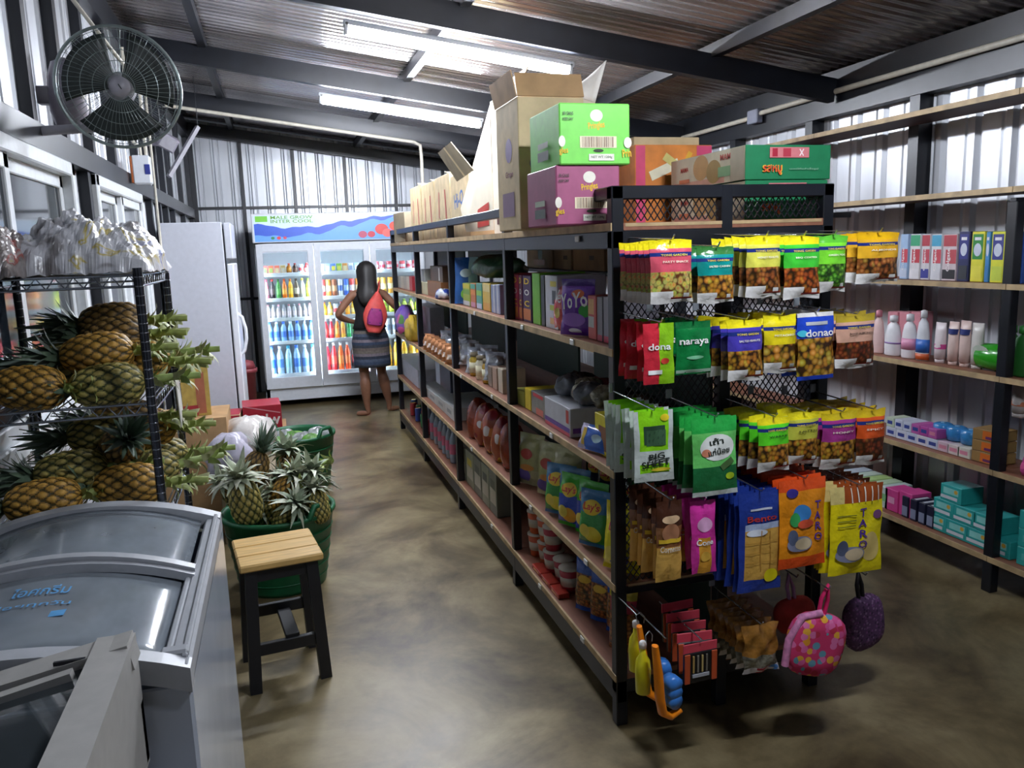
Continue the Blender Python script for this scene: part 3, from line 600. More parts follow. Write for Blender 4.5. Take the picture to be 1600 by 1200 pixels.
# --- lowest row of the mesh end: toys, hair things, purses
TOYO, TOYY, TOYB = mat('orange toy plastic', '#f58a14', .3, 0, .05), mat('yellow toy plastic', '#d8cf1e', .3, 0, .05), mat('blue toy plastic', '#3f86dd', .3, 0, .05)
def toy_scoop(label, px, py, Y, flip=1, body=True):
    """a water-toy: long orange handle hooked round a blue roller, yellow bottle behind"""
    p = at(px, py, 1, Y); t = thing('toy_set', label, 'toy', p, (0, 0, .25*flip), 'toys on the lowest hooks')
    a = MB(); a.tube([(-.012, -.01, .03), (0, -.01, -.06), (.006, -.01, -.14), (.016, -.01, -.19), (.045, -.01, -.212), (.085, -.01, -.205)], [.012, .017, .018, .018, .015, .011], TOYO, 10, flat=.7); a.build('handle', t)
    a = MB()
    for k in range(3): a.lathe([(.001, -.022), (.024, -.02), (.026, 0), (.024, .02), (.001, .022)], TOYB, (.062, 0, -.168+.027*k), 12, M=rx(PI/2))
    a.build('roller', t)
    if body:
        a = MB(); a.lathe([(.008, -.15), (.022, -.142), (.024, -.07), (.021, -.04), (.010, -.02), (.008, 0)], TOYY, (-.012, .045, 0), 12); b = a.build('bottle', t)
        c = MB(); c.lathe([(.011, 0), (.011, .018), (.006, .022)], WF, (-.012, .045, 0), 10); c.build('cap', b)
    a = MB(); a.tube([(-.01, .03, .02), (-.014, .03, .045), (.0, .03, .055), (.012, .03, .04), (.01, .03, .02)], .0015, HOOKM, 6); a.build('wire_loop', t)
toy_scoop('orange-handled toy with blue roller hanging lowest at the near corner', 1025, 1020, -.30)
toy_scoop('smaller orange-handled toy behind it, nearer the corner post', 1004, 990, -.20, -1)
for i, (px, py, Y) in enumerate(((995, 975, -.14), (1040, 1012, -.25))):
    p = at(px, py, 1, Y); a = MB(); a.tube([(p.x, 0, p.z+.03), (p.x, Y, p.z+.03)], .0025, HOOKM, 6); a.build('hook', gon)
# card packs of hair clips
def clip_card(label, px, py, Y, w_, h_, i):
    p = at(px, py, 1, Y); t = thing('clip_pack', label, 'pack', p, (U(-.1, .05), 0, U(-.1, .1)), 'clip packs on a low hook')
    a = MB(); a.box((0, 0, -.012), (w_, .004, .03), C('#d8485a'), .001); a.build('header_card', t)
    a = MB(); a.box((0, 0, -h_/2-.025), (w_*.98, .010, h_), mat('black pack', '#17171b', .25, 0, .1), .003); a.build('tray', t)
    for s_ in (-1, 1): a = MB(); a.box((s_*w_*.40, -.006, -h_/2-.025), (w_*.16, .004, h_*.95), C('#c8552e'), .001); a.build('side_strip', t)
    for k in range(4): a = MB(); a.box((w_*(-.22+.13*k), -.007, -h_*.42-.02), (.006, .004, h_*.55), C(['#b89a5a', '#8a8478', '#c8b070', '#777268'][k]), .001); a.build('clip', t)
    a = MB(); a.box((0, -.0065, -h_*.8-.02), (w_*.5, .003, .012), C('#b9bcc4'), .001); a.build('tag', t)
for i in range(5): clip_card('black and orange clip pack on the low hook, %s from front' % ORD[i], 1094-9*i, 1005-16*i, -.27+.05*i, .115, .10, i)
p = at(1094, 1000, 1, -.27); a = MB(); a.tube([(p.x, 0, p.z+.005), (p.x, -.28, p.z+.005)], .0025, HOOKM, 6); a.build('hook', gon)
BROWN = mat('brown biscuit film', '#9a6a2c', .25, 0, .3, 35, bump=.4, bscale=40); CLEAR = mat('crinkled clear film', '#8f8c7c', .12, .3, .4, 45, bump=.6, bscale=50)
mb_b = bag_mesh('rusk bag', .125, .155, .03, lambda u, v: BROWN if v > .36 else (CLEAR if v > .10 else film('#d9d5d8')), [('rect', .1, .06, .05, .02, C('#b8283c')), ('disc', .7, .06, .03, .022, C('#4a86cc'))], seal=.05, wr=.004)
hook_row('brown wafer packs', mb_b, 1186, 975, -.27, 7, 'brown and clear wafer pack on a low hook', step=.034)
# little cloth purses
FLO = spot_mat('floral cloth', '#d8386e', ['#e86aa8', '#f0a02a', '#c83050', '#e05a9a', '#6aa0b4', '#e878b0', '#f2b23a'], 40., .8, .5)
def purse(label, px, py, Y, w_, h_, ma, strapm, rot, frillm=None):
    p = at(px, py, 1, Y); t = thing('cloth_purse', label, 'purse', p, (0, .22 if frillm else -.15, rot)); hk = MB(); hk.tube([(p.x, 0, p.z+.078), (p.x, Y-.02, p.z+.070), (p.x, Y-.028, p.z+.082)], .0025, HOOKM, 6); hk.build('hook', gon)
    n = 14; a = MB()
    def ring(s_, y): return [Vector((w_/2*s_*(abs(math.cos(q))**.7)*math.copysign(1, math.cos(q)), y, -h_*.58+h_/2*s_*(abs(math.sin(q))**.7)*math.copysign(1, math.sin(q)))) for q in [2*PI*k/20+.1 for k in range(20)]]
    a.loft([ring(.55, -.028), ring(.85, -.024), ring(1, -.010), ring(1, .010), ring(.85, .024), ring(.55, .028)], ma); a.build('pouch', t)
    if frillm:
        a = MB(); a.tube([(-w_*.46, -.012, -h_*.95), (-w_*.50, -.012, -h_*.55), (-w_*.36, -.012, -h_*.16), (-.01, -.012, -h_*.06)], .012, frillm, 8); a.build('frill', t)
    a = MB(); a.tube([(-.012, 0, -h_*.1), (-.015, 0, .03), (-.004, 0, .075), (.006, 0, .03), (.006, 0, -h_*.1)], .009, strapm, 8, flat=.6); a.build('strap', t)
PINKS = mat('hot pink strap', '#e0246a', .6, 0, .1); PUR = spot_mat('purple lace', '#5a3a62', ['#8a6a90', '#3a2444', '#7a4a80'], 90., .7, .4)
purse('pink floral cloth purse hanging by a hot pink strap', 1287, 950, -.31, .19, .205, FLO, PINKS, -.15, mat('pink frill', '#d88ab8', .8, 0, .2, 60))
purse('red cloth purse half hidden behind the pink floral one', 1238, 930, -.16, .14, .12, mat('red cloth', '#c8433c', .8, 0, .15), mat('lilac strap', '#a87aa0', .6), -.1)
purse('dark purple lace purse at the right of the floral one', 1345, 925, -.10, .17, .20, PUR, mat('black strap', '#15121a', .6), .1)
# stool-like dark bag behind the purses
# ------------------------------------------------------------------ goods on the left face of the black shelf
XF = .044
def spine(d, cols, txt=None, tc='#f2d23a'):
    out = []; n = len(cols)
    for k, c in enumerate(cols):
        if c: out.append(('L', 'rect', 0, d[2]*(.5-(k+.5)/n), d[1]*.92, d[2]/n*.8, C(c)))
    if txt:
        for k, ch in enumerate(txt): out.append(('L', 'text', 0, d[2]*(.38-.24*k), d[1]*.6, d[2]*.13, C('#f0efe6') if k % 2 else C(tc), ch))
    return out
G1 = 'tall packs in the near bay, top shelf'
for k, (x0, x1, c, lb) in enumerate(((791, 801, '#c23a34', 'red tall pack right behind the second post, top shelf'), (802, 811, '#b83a5a', 'crimson tall pack between the red and purple ones'), (812, 817, '#6a2f52', 'narrow plum tall pack beside the crimson one'), (818, 831, '#45245a', 'wide dark purple tall pack beside the lime one'))):
    px_box('tall_pack', lb, 'pack', XF, x0, x1, 428+k, 499+k, S1, .2, C(c), (lambda d: spine(d, [], 'DOC') + [('L', 'rect', 0, -d[2]*.33, d[1]*.9, d[2]*.24, C('#c8743a'))]), 0, G1)
px_box('tall_pack', 'lime green tall pack in the near bay, top shelf', 'pack', XF, 833, 845, 427, 510, S1, .2, C('#6db81e'), [], 0, G1)
px_box('tall_pack', 'black tall pack between the lime and white ones', 'pack', XF, 846, 852, 430, 511, S1, .2, C('#1c2026'), [], 0, G1)
px_box('tall_pack', 'white tall pack with yellow and black marks behind the purple bag', 'pack', XF, 853, 872, 431, 513, S1, .2, C('#c3c5cc'), lambda d: [('L', 'rect', d[1]*.2, d[2]*.35, d[1]*.5, d[2]*.1, C('#d8c83a')), ('L', 'rect', d[1]*.25, d[2]*.1, d[1]*.3, d[2]*.25, C('#1c2026')), ('L', 'rect', d[1]*.2, -d[2]*.1, d[1]*.6, d[2]*.1, C('#b8c43a')), ('L', 'rect', d[1]*.2, -d[2]*.35, d[1]*.6, d[2]*.12, C('#d8a86a'))], 0, G1)
def stand_bag(name, label, key_me, x, y, z, rot, lean=0., group=None, cat='snack bag'):
    o = put(key_me, name, None, (x, y, z), (lean, 0, rot)); return tag(o, label, cat, group)
def bag_dims(x0, x1, y0, y1, X): a = at(x0, (y0+y1)/2, 0, X); b = at(x1, (y0+y1)/2, 0, X); c = at((x0+x1)/2, y0, 0, X); e = at((x0+x1)/2, y1, 0, X); return a, b, c, e
FACE = -PI/2+.62     # bags on the boards look out to the aisle, a little towards the camera
PV = film('#6a2fa0')
yoyo = bag_mesh('purple sweet bag', .155, .20, .05, lambda u, v: film('#4a2484') if v > .86 else (PV if v < .5 else film('#7a3ab8')), [('YoYo', -.05, .62, .13, .055, C('#f6f2f4'), .12), ('disc', .25, .74, .06, .03, C('#e06a3a')), ('disc', .65, .44, .05, .045, C('#3aa03a')), ('disc', 0, .28, .11, .05, C('#9a6ac8')), ('disc', .0, .08, .06, .02, C('#efe8f2'))], seal=.06)
yb = at(895, 528, 0, .02).y
stand_bag('sweet_bag', 'purple bag of sweets standing out in front on the top shelf', yoyo, .045, yb, S1+.203, FACE-.1, -.05, cat='sweet bag')
redb = bag_mesh('red sweet bag', .12, .18, .04, lambda u, v: film('#c8383a') if v < .7 else film('#d8707a'), [('Ve', -.1, .7, .06, .05, C('#f4f0f0')), ('disc', 0, .35, .05, .04, C('#b8a03a'))], seal=.06)
stand_bag('sweet_bag', 'red bag of sweets leaning behind the purple one', redb, .07, at(868, 522, 0, .03).y, S1+.182, FACE-.5, -.1, cat='sweet bag')
px_box('snack_carton', 'orange and white snack carton right of the purple bag', 'box', XF, 919, 932, 462, 533, S1, .18, C('#c8544a'), lambda d: [('L', 'rect', -.005, d[2]*.25, d[1]*.7, d[2]*.35, C('#d8a05a')), ('L', 'rect', -.005, -d[2]*.1, d[1]*.7, d[2]*.25, C('#b9bcb4'))])
px_box('snack_carton', 'grey carton beside the near corner post on the top shelf, inner', 'box', XF, 933, 942, 464, 536, S1, .18, C('#77747c'), lambda d: [('L', 'rect', 0, -d[2]*.42, d[1]*.9, d[2]*.14, C('#b83a54'))])
px_box('snack_carton', 'grey carton right against the near corner post on the top shelf', 'box', XF, 943, 953, 464, 539, S1, .18, C('#837f88'), lambda d: [('L', 'rect', 0, -d[2]*.42, d[1]*.9, d[2]*.14, C('#c0405c'))])
# cartons on the inner shelf of the far side, seen through the frame
for k, (y, h, w_, ma) in enumerate(((1.32, .16, .40, CARD), (1.68, .16, .26, CARDP), (2.06, .165, .46, CARDP))):
    box('inner_carton', ['brown carton on the inner shelf nearest the mesh end', 'pale carton in the middle of the inner shelf', 'pale carton with green mark at the far end of the inner shelf'][k], 'box', (.59, y, 1.476+h/2), (.3, w_, h), ma, [('L', 'rect', .05, -.02, .06, .02, C('#5a4530'))] if k < 2 else [('L', 'disc', .02, .0, .08, .09, C('#3f6a48')), ('L', 'rect', .0, -.05, .2, .03, C('#c88a5a'))], 0, 'cartons on the inner shelf')
# second bay, top shelf
G2 = 'goods in the second bay, top shelf'
blu = bag_mesh('blue leaning bag', .14, .27, .04, lambda u, v: film('#2a5a9a') if u < .2 else film('#a8d0d8'), [('disc', 0, .2, .06, .06, C('#7ab83a')), ('disc', 0, .65, .07, .05, C('#cfe4ea'))])
stand_bag('chip_bag', 'tall blue and pale bag leaning in the second bay', blu, .09, at(716, 476, 0, .03).y, S1+.27, FACE+.5, -.18, G2)
for k, (x0, x1, c, cols, lb) in enumerate(((724, 735, '#a8b83a', ['#d8c83a', '#7aa83a', None, '#c8c8cc'], 'yellow-green printed pack in the second bay'), (736, 744, '#c8743a', ['#4aa08a', '#e08a3a', None, '#c88aa8'], 'orange printed pack beside the yellow-green one'), (745, 754, '#4a9a8a', [None, '#8ac04a', None, '#b8c0d8'], 'teal printed pack beside the orange one'), (755, 767, '#d8b84a', ['#e0d08a', None, '#d8a03a'], 'yellow carton beside the teal printed pack'))):
    px_box('drink_pack', lb, 'pack', XF, x0, x1, 443, 478+k*4, S1, .16, C(c), lambda d: spine(d, cols), 0, G2)
for k in range(5): px_box('white_pack', 'thin white and blue pack, %s from the second post' % ORD[k], 'pack', XF, 782-2.8*k-2.7, 782-2.8*k, 445, 494-k, S1, .17, C('#c4c8d4' if k % 2 else '#8a94b8'), [], 0, 'thin white packs by the second post', gap=.003)
def lumpy(name, label, cat, c, s_, ma, seed=1, parent=None, n=14, amp=.14, tie=None, group=None):
    """a soft filled bag: sphere pushed about, sagging flat at the bottom"""
    r = random.Random(seed); ph = [r.uniform(0, 6.28) for _ in range(6)]; a = MB(); m_ = 10
    rings = []
    for j in range(m_+1):
        th = PI*j/m_; row = []
        for i in range(n*2):
            q = PI*i/n; v = Vector((math.sin(th)*math.cos(q), math.sin(th)*math.sin(q), -math.cos(th)))
            k = 1+amp*(math.sin(3*q+ph[0]+2*th)+.6*math.sin(7*q+ph[1]-3*th)+.5*math.sin(5*th+ph[2]+4*q))*math.sin(th)
            v = Vector((v.x*s_[0]*k, v.y*s_[1]*k, max(v.z*k, -.72)*s_[2])); row.append(v)
        rings.append(row)
    a.loft(rings, ma, caps=False)
    o = a.build(name, None, Vector(c)+Vector((0, 0, s_[2]*.72))); tag(o, label, cat, group); return o
lumpy('plastic_bag', 'dark green plastic bag lying on the packs in the second bay', 'bag', (.16, at(757, 442, 0, .08).y, S1+.165), (.12, .28, .07), mat('dark green film', '#2f5238', .3, 0, .3, 20, bump=.4, bscale=30), 3)
# third and fourth bay, top shelf
px_box('carton', 'cream carton in the third bay, top shelf', 'box', XF, 656, 668, 441, 464, S1, .2, C('#d8d2b0')); px_box('carton', 'brown carton in the third bay beside the cream one', 'box', XF, 669, 690, 440, 468, S1, .2, C('#8a5a34'))
px_box('carton', 'dark bottle carton standing on the brown one in the third bay', 'box', .06, 673, 692, 416, 438, S1, .14, C('#5a4636'), lambda d: [('L', 'rect', .1, 0, .04, d[2]*.8, C('#d8d8d0'))], 0, None, at(680, 440, 0, .06).z-S1)
px_box('carton', 'small pale grey carton standing on the cream one', 'box', .06, 655, 664, 421, 440, S1, .12, C('#b8bcc0'), [], 0, None, at(660, 441, 0, .06).z-S1)
lumpy('wrapped_pack', 'blue and white wrapped pack at the edge of the third bay', 'pack', (.06, at(686, 468, 0, .03).y, S1), (.05, .09, .04), spot_mat('blue white film', '#d4dae6', ['#2f4aa8', '#e8ecf4', '#4a6ac0'], 14, .3, .5), 5)
for k in range(6): px_box('pale_pack', 'pale carton in the far bay, top shelf, %s from its near post' % ORD[k], 'box', XF, 645-4.6*k-4.4, 645-4.6*k, 432, 462-k*2, S1, .2, C(['#b83a44', '#c8c0b0', '#b9b4a8', '#cfc6b4', '#c0beb4', '#c9c4b8'][k]), [], 0, 'pale cartons in the far bay', gap=.006)
# dark green net panels fixed to the middle of the far bays
DGP = mat('dark green board', '#16302a', .6, 0, .1)
for k, (y0, y1, z0, z1) in enumerate(((2.55, 3.62, S1+.17, TD-.08), (3.75, 4.8, S1+.13, TD-.08), (3.75, 4.8, S2+.05, S1-.05), (1.35, 2.4, S2+.04, S1-.06), (.1, 1.15, S2+.04, S1-.06), (.1, 1.15, S3+.03, S2-.06), (1.35, 2.4, S3+.03, S2-.06), (2.55, 3.6, S2+.03, S1-.06), (2.55, 3.6, S3+.03, S2-.06), (3.75, 4.8, S3+.03, S2-.06), (.1, 1.15, S4+.02, S3-.06), (1.35, 2.4, S4+.02, S3-.06), (2.55, 3.6, S4+.02, S3-.06), (3.75, 4.8, S4+.02, S3-.06))):
    a = MB(); a.box((.40, (y0+y1)/2, (z0+z1)/2), (.012, y1-y0, z1-z0), DGP, .002); a.build('divider', gon)
# --- second board (L2)
px_box('carton', 'slim yellow carton on the second board, near bay', 'box', XF, 821, 830, 608, 648, S2, .16, C('#e0c81e')); px_box('carton', 'dull yellow-green pack left of the slim yellow carton', 'box', XF, 806, 820, 610, 641, S2, .16, C('#9a9a3a'))
o = px_box('clear_tub', 'clear food tub with a red lid strip on the second board', 'tub', XF, 831, 853, 616, 662, S2, .2, mat('cloudy plastic', '#8d8d8a', .2, 0, .15, 20), lambda d: [('L', 'rect', 0, d[2]*.38, d[1]*.7, d[2]*.16, C('#c8303a')), ('L', 'rect', .02, -d[2]*.3, d[1]*.5, d[2]*.3, C('#c86a5a'))])
box('display_tray', 'white display tray with red and purple bands on the second board', 'tray', (.14, at(868, 670, 0, .03).y-.02, S2+.055), (.22, .30, .11), C('#bfc2ca'), [('L', 'rect', .12, .02, .03, .05, C('#b8342e')), ('L', 'rect', 0, -.03, .29, .018, C('#5a3a9a')), ('L', 'rect', 0, -.047, .29, .014, C('#c8485a')), ('F', 'rect', 0, -.03, .2, .02, C('#6a3aa0'))])
for k in range(4): lumpy('snack_pack', 'crinkled silver-grey pack heaped behind the white tray, %s from left' % ORD[k], 'pack', (.13+.03*(k % 2), at(865+14*k, 690, 0, .05).y-.0, S2+.115), (.06, .05, .05), CLEAR if k % 2 else mat('grey film', '#6f747c', .2, .2, .3, 20, bump=.4), 11+k, group='packs behind the white tray')
blup = bag_mesh('bright blue pack', .16, .09, .03, lambda u, v: film('#2f6ad0') if u > -.4 else film('#c8c0e0'), [('disc', .3, .5, .05, .03, C('#bfe0f4')), ('rect', -.6, .5, .02, .06, C('#e0b83a'))])
stand_bag('snack_pack', 'bright blue pack at the edge of the second board, near bay', blup, .05, at(922, 700, 0, .02).y, S2+.092, FACE-.3, -.3, None, 'pack')
px_box('snack_carton', 'yellow carton with brown biscuits against the near corner post, second board', 'box', XF, 930, 956, 650, 730, S2, .12, C('#e2d41c'), lambda d: [('L', 'rect', 0, -.01, d[1]*.5, d[2]*.6, C('#8a5a34'))])
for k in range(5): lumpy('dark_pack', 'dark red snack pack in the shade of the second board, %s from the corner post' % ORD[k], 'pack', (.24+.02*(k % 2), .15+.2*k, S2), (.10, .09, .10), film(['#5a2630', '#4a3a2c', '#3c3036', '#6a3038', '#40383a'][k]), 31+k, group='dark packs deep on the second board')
JAR = mat('jar glass', '#b8b090', .08, 0, .2)
def jar(label, x, y, z, r, h, body, lid, group=None):
    t = thing('food_jar', label, 'jar', (x, y, z), (0, 0, U(0, 3)), group)
    a = MB(); a.lathe([(r*.9, 0), (r, .01), (r, h*.72), (r*.8, h*.82), (r*.8, h*.84)], body, n=14); a.build('body', t)
    a = MB(); a.lathe([(r*.86, h*.84), (r*.86, h), (.001, h+.001)], lid, n=14); a.build('lid', t)
    a = MB(); a.lathe([(r*1.01, h*.15), (r*1.01, h*.6)], C('#e0d9b8'), n=14); a.build('paper_label', t)
for k, (px, py, c) in enumerate(((737, 588, '#c8a83a'), (747, 594, '#d8d2b8'), (757, 601, '#b8902c'))): jar('jar with yellow contents in the second bay, %s from the far side' % ORD[k], .075, at(px, py, 0, .04).y, S2, .045, .13, mat('jar fill '+c, c, .15, 0, .2), CARDG, 'jars on the second board')
for k, (x0, x1, c) in enumerate(((763, 769, '#8a7a6a'), (770, 777, '#b89a84'), (779, 786, '#c8bca4'))): px_box('slim_carton', 'slim upright carton by the second post on the second board, %s from the jars' % ORD[k], 'box', XF, x0, x1, 573+k*2, 607+k*6, S2, .12, C(c), [], 0, 'slim cartons by the second post')
SILV = mat('silver foil', '#c3c7ce', .18, .6, .25, 30, bump=.5, bscale=45); BREAD = mat('bread in film', '#c8895a', .25, 0, .35, 14, bump=.4, bscale=40)
sb = bag_mesh('silver bag', .11, .15, .05, lambda u, v: SILV if v < .9 else film('#9ea4b0'), [('rect', 0, .5, .06, .03, C('#9aa0b4'))], wr=.004)
for k in range(13): stand_bag('foil_bag', 'silver foil snack bag on the second board, %s from the second post' % ORD[k], sb, .09+.05*(k % 2), 1.78+.105*k, S2+.152+(.0 if k % 3 else .02), FACE+U(-.3, .3), U(-.25, 0), 'silver foil bags on the second board')
br = bag_mesh('bread bag', .11, .12, .06, lambda u, v: BREAD, [('rect', 0, .4, .05, .03, C('#e0d0c0'))], wr=.004)
for k in range(7): stand_bag('bread_bag', 'orange-brown bread bag at the front of the second board, %s from the near side' % ORD[k], br, .04, 2.62+.13*k, S2+.12, FACE+U(-.2, .2), U(-.2, 0), 'bread bags on the second board', 'bread bag')
MIX = spot_mat('mixed colour film', '#7a5aa8', ['#c85a94', '#5a8a4a', '#6a4ab0', '#c8b03a'], 12, .3, .5)
lumpy('sweet_sack', 'multicoloured bulging bag on the second board by the far post', 'bag', (.04, 4.5, S2+.02), (.08, .18, .14), MIX, 8); lumpy('sweet_sack', 'yellow bulging bag in front of the multicoloured one', 'bag', (.03, 4.08, S2), (.06, .12, .12), film('#c8a83a'), 9)
px_box('carton', 'white carton standing in the third bay on the second board', 'box', .2, 652, 672, 478, 505, S2, .12, C('#b4bcc8'))
# --- third board (L3)
OLV = film('#a8a870')
ob = bag_mesh('olive chip bag', .16, .24, .07, lambda u, v: OLV if v > .3 else film('#b8b488'), [('disc', 0, .62, .08, .05, C('#a8382c')), ('disc', -.2, .2, .09, .06, C('#5a4a94')), ('disc', .1, .36, .09, .03, C('#c8863a'))])
for k, px in enumerate((812, 832, 846)): stand_bag('chip_bag', 'olive chip bag on the third board, %s from the second post' % ORD[k], ob, .10+.03*k, at(px, 765+k*12, 0, .03).y, S3+.242, FACE-.15, -.1, 'olive chip bags')
def crisps(key, c1, c2, c3): return bag_mesh(key, .15, .21, .08, lambda u, v: film(c1) if v > .62 or v < .08 else film(c2), [('disc', 0, .72, .085, .055, C('#e8c83a')), ("Lay's", 0, .72, .075, .035, C('#c8303a')), ('disc', .1, .25, .08, .06, C(c3)), ('disc', -.35, .3, .05, .05, C('#e6d25a'))])
LG_, LB_, LY_ = crisps('green crisp bag', '#3fae2a', '#2f4ab0', '#e0a02a'), crisps('blue crisp bag', '#3a7aa8', '#3f9a4a', '#e0d03a'), crisps('yellow crisp bag', '#e2d418', '#e8dc2a', '#4a4a9a')
for k, (px, py, me, c) in enumerate(((856, 790, LB_, 'blue'), (866, 802, LB_, 'blue'), (877, 815, LG_, 'green'), (893, 838, LG_, 'green'), (910, 852, LB_, 'blue'), (938, 893, LY_, 'yellow'), (950, 905, LY_, 'yellow'))):
    stand_bag('crisp_bag', '%s crisp bag on the third board, %s from the olive bags' % (c, ORD[k]), me, .085+.03*(k % 2), at(px, py, 0, .02).y, S3+.212, FACE-.05+U(-.1, .1), -.12, 'crisp bags on the third board')
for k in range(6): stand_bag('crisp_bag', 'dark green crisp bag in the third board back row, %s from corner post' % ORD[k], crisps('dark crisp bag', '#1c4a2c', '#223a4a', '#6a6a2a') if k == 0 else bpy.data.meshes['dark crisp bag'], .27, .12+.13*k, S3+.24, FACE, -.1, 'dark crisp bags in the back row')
LOAF = mat('red-brown bun film', '#8f3a24', .15, 0, .4, 9, bump=.4, bscale=35); LOAF2 = spot_mat('printed bun film', '#9a4a34', ['#c8c0c0', '#c87a3a', '#8a2a34', '#d0a03a'], 13, .18, .45)
for k, (px, py, ma) in enumerate(((733, 672, LOAF), (745, 690, LOAF2), (757, 699, LOAF2), (772, 713, LOAF2), (784, 722, LOAF))): lumpy('bun_bag', 'shiny red-brown bun bag in the second bay, third board, %s from the far side' % ORD[k], 'bread bag', (.09, at(px, py, 0, .03).y, S3), (.07, .075, .14), ma, 50+k, amp=.06, group='bun bags on the third board')
for k in range(4): px_box('white_carton', 'long pale carton stacked low in the third bay, %s from its near post' % ORD[k], 'box', XF, 710-13.5*k-13, 710-13.5*k, 634-10*k, 672-17*k, S3, .3, C('#b9bcb8' if k % 2 else '#c3c6c4'), lambda d: [('L', 'rect', 0, 0, d[1]*.5, d[2]*.3, C('#8f9698'))], 0, 'pale cartons in the third bay')
px_box('dark_carton', 'navy carton standing on the pale cartons in the third bay', 'box', .06, 682, 704, 566, 606, S3, .2, C('#2a3446'), lambda d: [('L', 'rect', d[1]*-.34, 0, d[1]*.3, d[2]*.98, C('#b4c0d0'))], 0, None, .16)
px_box('white_carton', 'long white carton on the third board in the far bay', 'box', XF, 624, 654, 568, 612, S3, .3, C('#b8bcc6'), [], 0, None)
# --- lowest board (L4)
bq = bag_mesh('blue biscuit bag', .12, .21, .07, lambda u, v: film('#2f55a8') if v > .75 or v < .1 else N_BR, [('disc', 0, .66, .06, .03, C('#d8b03a')), ('rect', 0, .4, .1, .004, C('#5a4a34')), ('rect', 0, .3, .1, .004, C('#5a4a34'))])
for k, (px, py) in enumerate(((893, 975), (908, 985), (925, 1010))): stand_bag('biscuit_bag', 'blue-topped biscuit bag on the lowest board, %s from the far side' % ORD[k], bq, .10+.02*k, at(px, py, 0, .02).y, S4+.212, FACE, -.08, 'biscuit bags on the lowest board', 'biscuit bag')
pq = bag_mesh('pink topped biscuit bag', .11, .24, .06, lambda u, v: film('#b83a54') if .62 < v < .8 else (film('#c8b83a') if v > .8 else N_BR), [])
stand_bag('biscuit_bag', 'pink-banded biscuit bag against the near corner post on the lowest board', pq, .09, .14, S4+.25, FACE, -.05, None, 'biscuit bag')
def cup(label, x, y, z, c1, c2, group):
    t = thing('noodle_cup', label, 'cup', (x, y, z), (0, 0, U(0, 6)), group)
    a = MB(); a.lathe([(.034, 0), (.04, .05), (.046, .10)], C(c1), n=14); a.build('cup', t); a = MB(); a.lathe([(.048, .10), (.048, .106), (.001, .107)], C(c2), n=14); a.build('lid', t); a = MB(); a.lathe([(.0395, .03), (.0435, .07)], C('#b8b0a0'), n=14); a.build('sleeve', t)
k = 0
for zz in (0, .11):
    for i, px in enumerate((822, 834, 846, 858, 870)):
        if zz and i > 2: continue
        cup('%s noodle cup on the lowest board, %s from the second post, %s layer' % ('orange' if i < 2 else 'red', ORD[i], 'upper' if zz else 'lower'), .09+.01*(i % 2), at(px, 880+i*14, 0, .03).y, S4+zz, '#c8582a' if i < 2 else '#a82c3a', '#d0c8b8', 'noodle cups on the lowest board'); k += 1
for k in range(3): px_box('noodle_pack', 'flat red noodle pack by the cups, %s from the second post' % ORD[k], 'pack', .015, 832+14*k, 845+14*k, 908+14*k, 920+17*k, S4, .05, film('#a83428'), lambda d: [('L', 'rect', 0, 0, d[1]*.6, d[2]*.5, C('#d88a5a'))], 0, 'flat noodle packs')
for k in range(5): px_box('juice_carton', 'grey-green drink carton in the second bay, lowest board, %s from the third post' % ORD[k], 'carton', XF, 719+12*k, 730+12*k, 700+10*k, 778+13*k, S4, .1, C('#8a8f7a' if k % 2 else '#6f7468'), lambda d: [('L', 'rect', 0, -.02, d[1]*.8, d[2]*.35, C('#b8b4a4')), ('L', 'rect', 0, d[2]*.2, d[1]*.6, d[2]*.2, C('#c8b83a') if k < 2 else C('#4a544a'))], 0, 'drink cartons in the second bay')
def bottle_mesh(key, body, label, cap, r=.032, h=.21, fill=None):
    a = MB(); lb = C(label); bd = mat('bottle '+body, body, .12, 0, .08); cp = C(cap)
    a.lathe([(r*.85, 0), (r, .012), (r, h*.25), (r*1.015, h*.26), (r*1.015, h*.55), (r, h*.56), (r*.98, h*.66), (r*.42, h*.86), (r*.40, h*.90), (r*.46, h*.90), (r*.46, h), (.001, h+.001)], bd, n=12, mats=[bd, bd, bd, lb, bd, bd, bd, bd, cp, cp, cp]); return a.mesh(key)
def can_mesh(key, col, r=.030, h=.12, band=None):
    a = MB(); c = C(col); al = mat('can rim', '#b9bcc2', .25, .8); bb = C(band) if band else c
    a.lathe([(r*.8, 0), (r, .008), (r, h*.35), (r, h*.65), (r, h*.93), (r*.84, h*.99), (r*.80, h*.985), (.001, h*.985)], c, n=12, mats=[al, c, bb, c, c, al, al]); return a.mesh(key)
bw = bottle_mesh('white sauce bottle', '#8fa0b4', '#c86a8a', '#dfe3ea', .03, .24)
for k in range(7): tag(put(bw, 'sauce_bottle', None, (.07, at(707-6.5*k, 752-13*k, 0, .05).y, S4)), 'pale sauce bottle in the third bay, lowest board, %s from its near post' % ORD[k], 'bottle', 'sauce bottles in the third bay')
cans = [can_mesh('red can', '#a8303a'), can_mesh('blue can', '#2f4a9a'), can_mesh('green can', '#2f7a4a')]
for k in range(8): tag(put(cans[k % 3], 'drink_can', None, (.07+.03*(k % 2), 3.75+.13*k, S4)), '%s drink can in the far bay, lowest board, %s from its near post' % (('red', 'blue', 'green')[k % 3], ORD[k]), 'can', 'drink cans in the far bay')

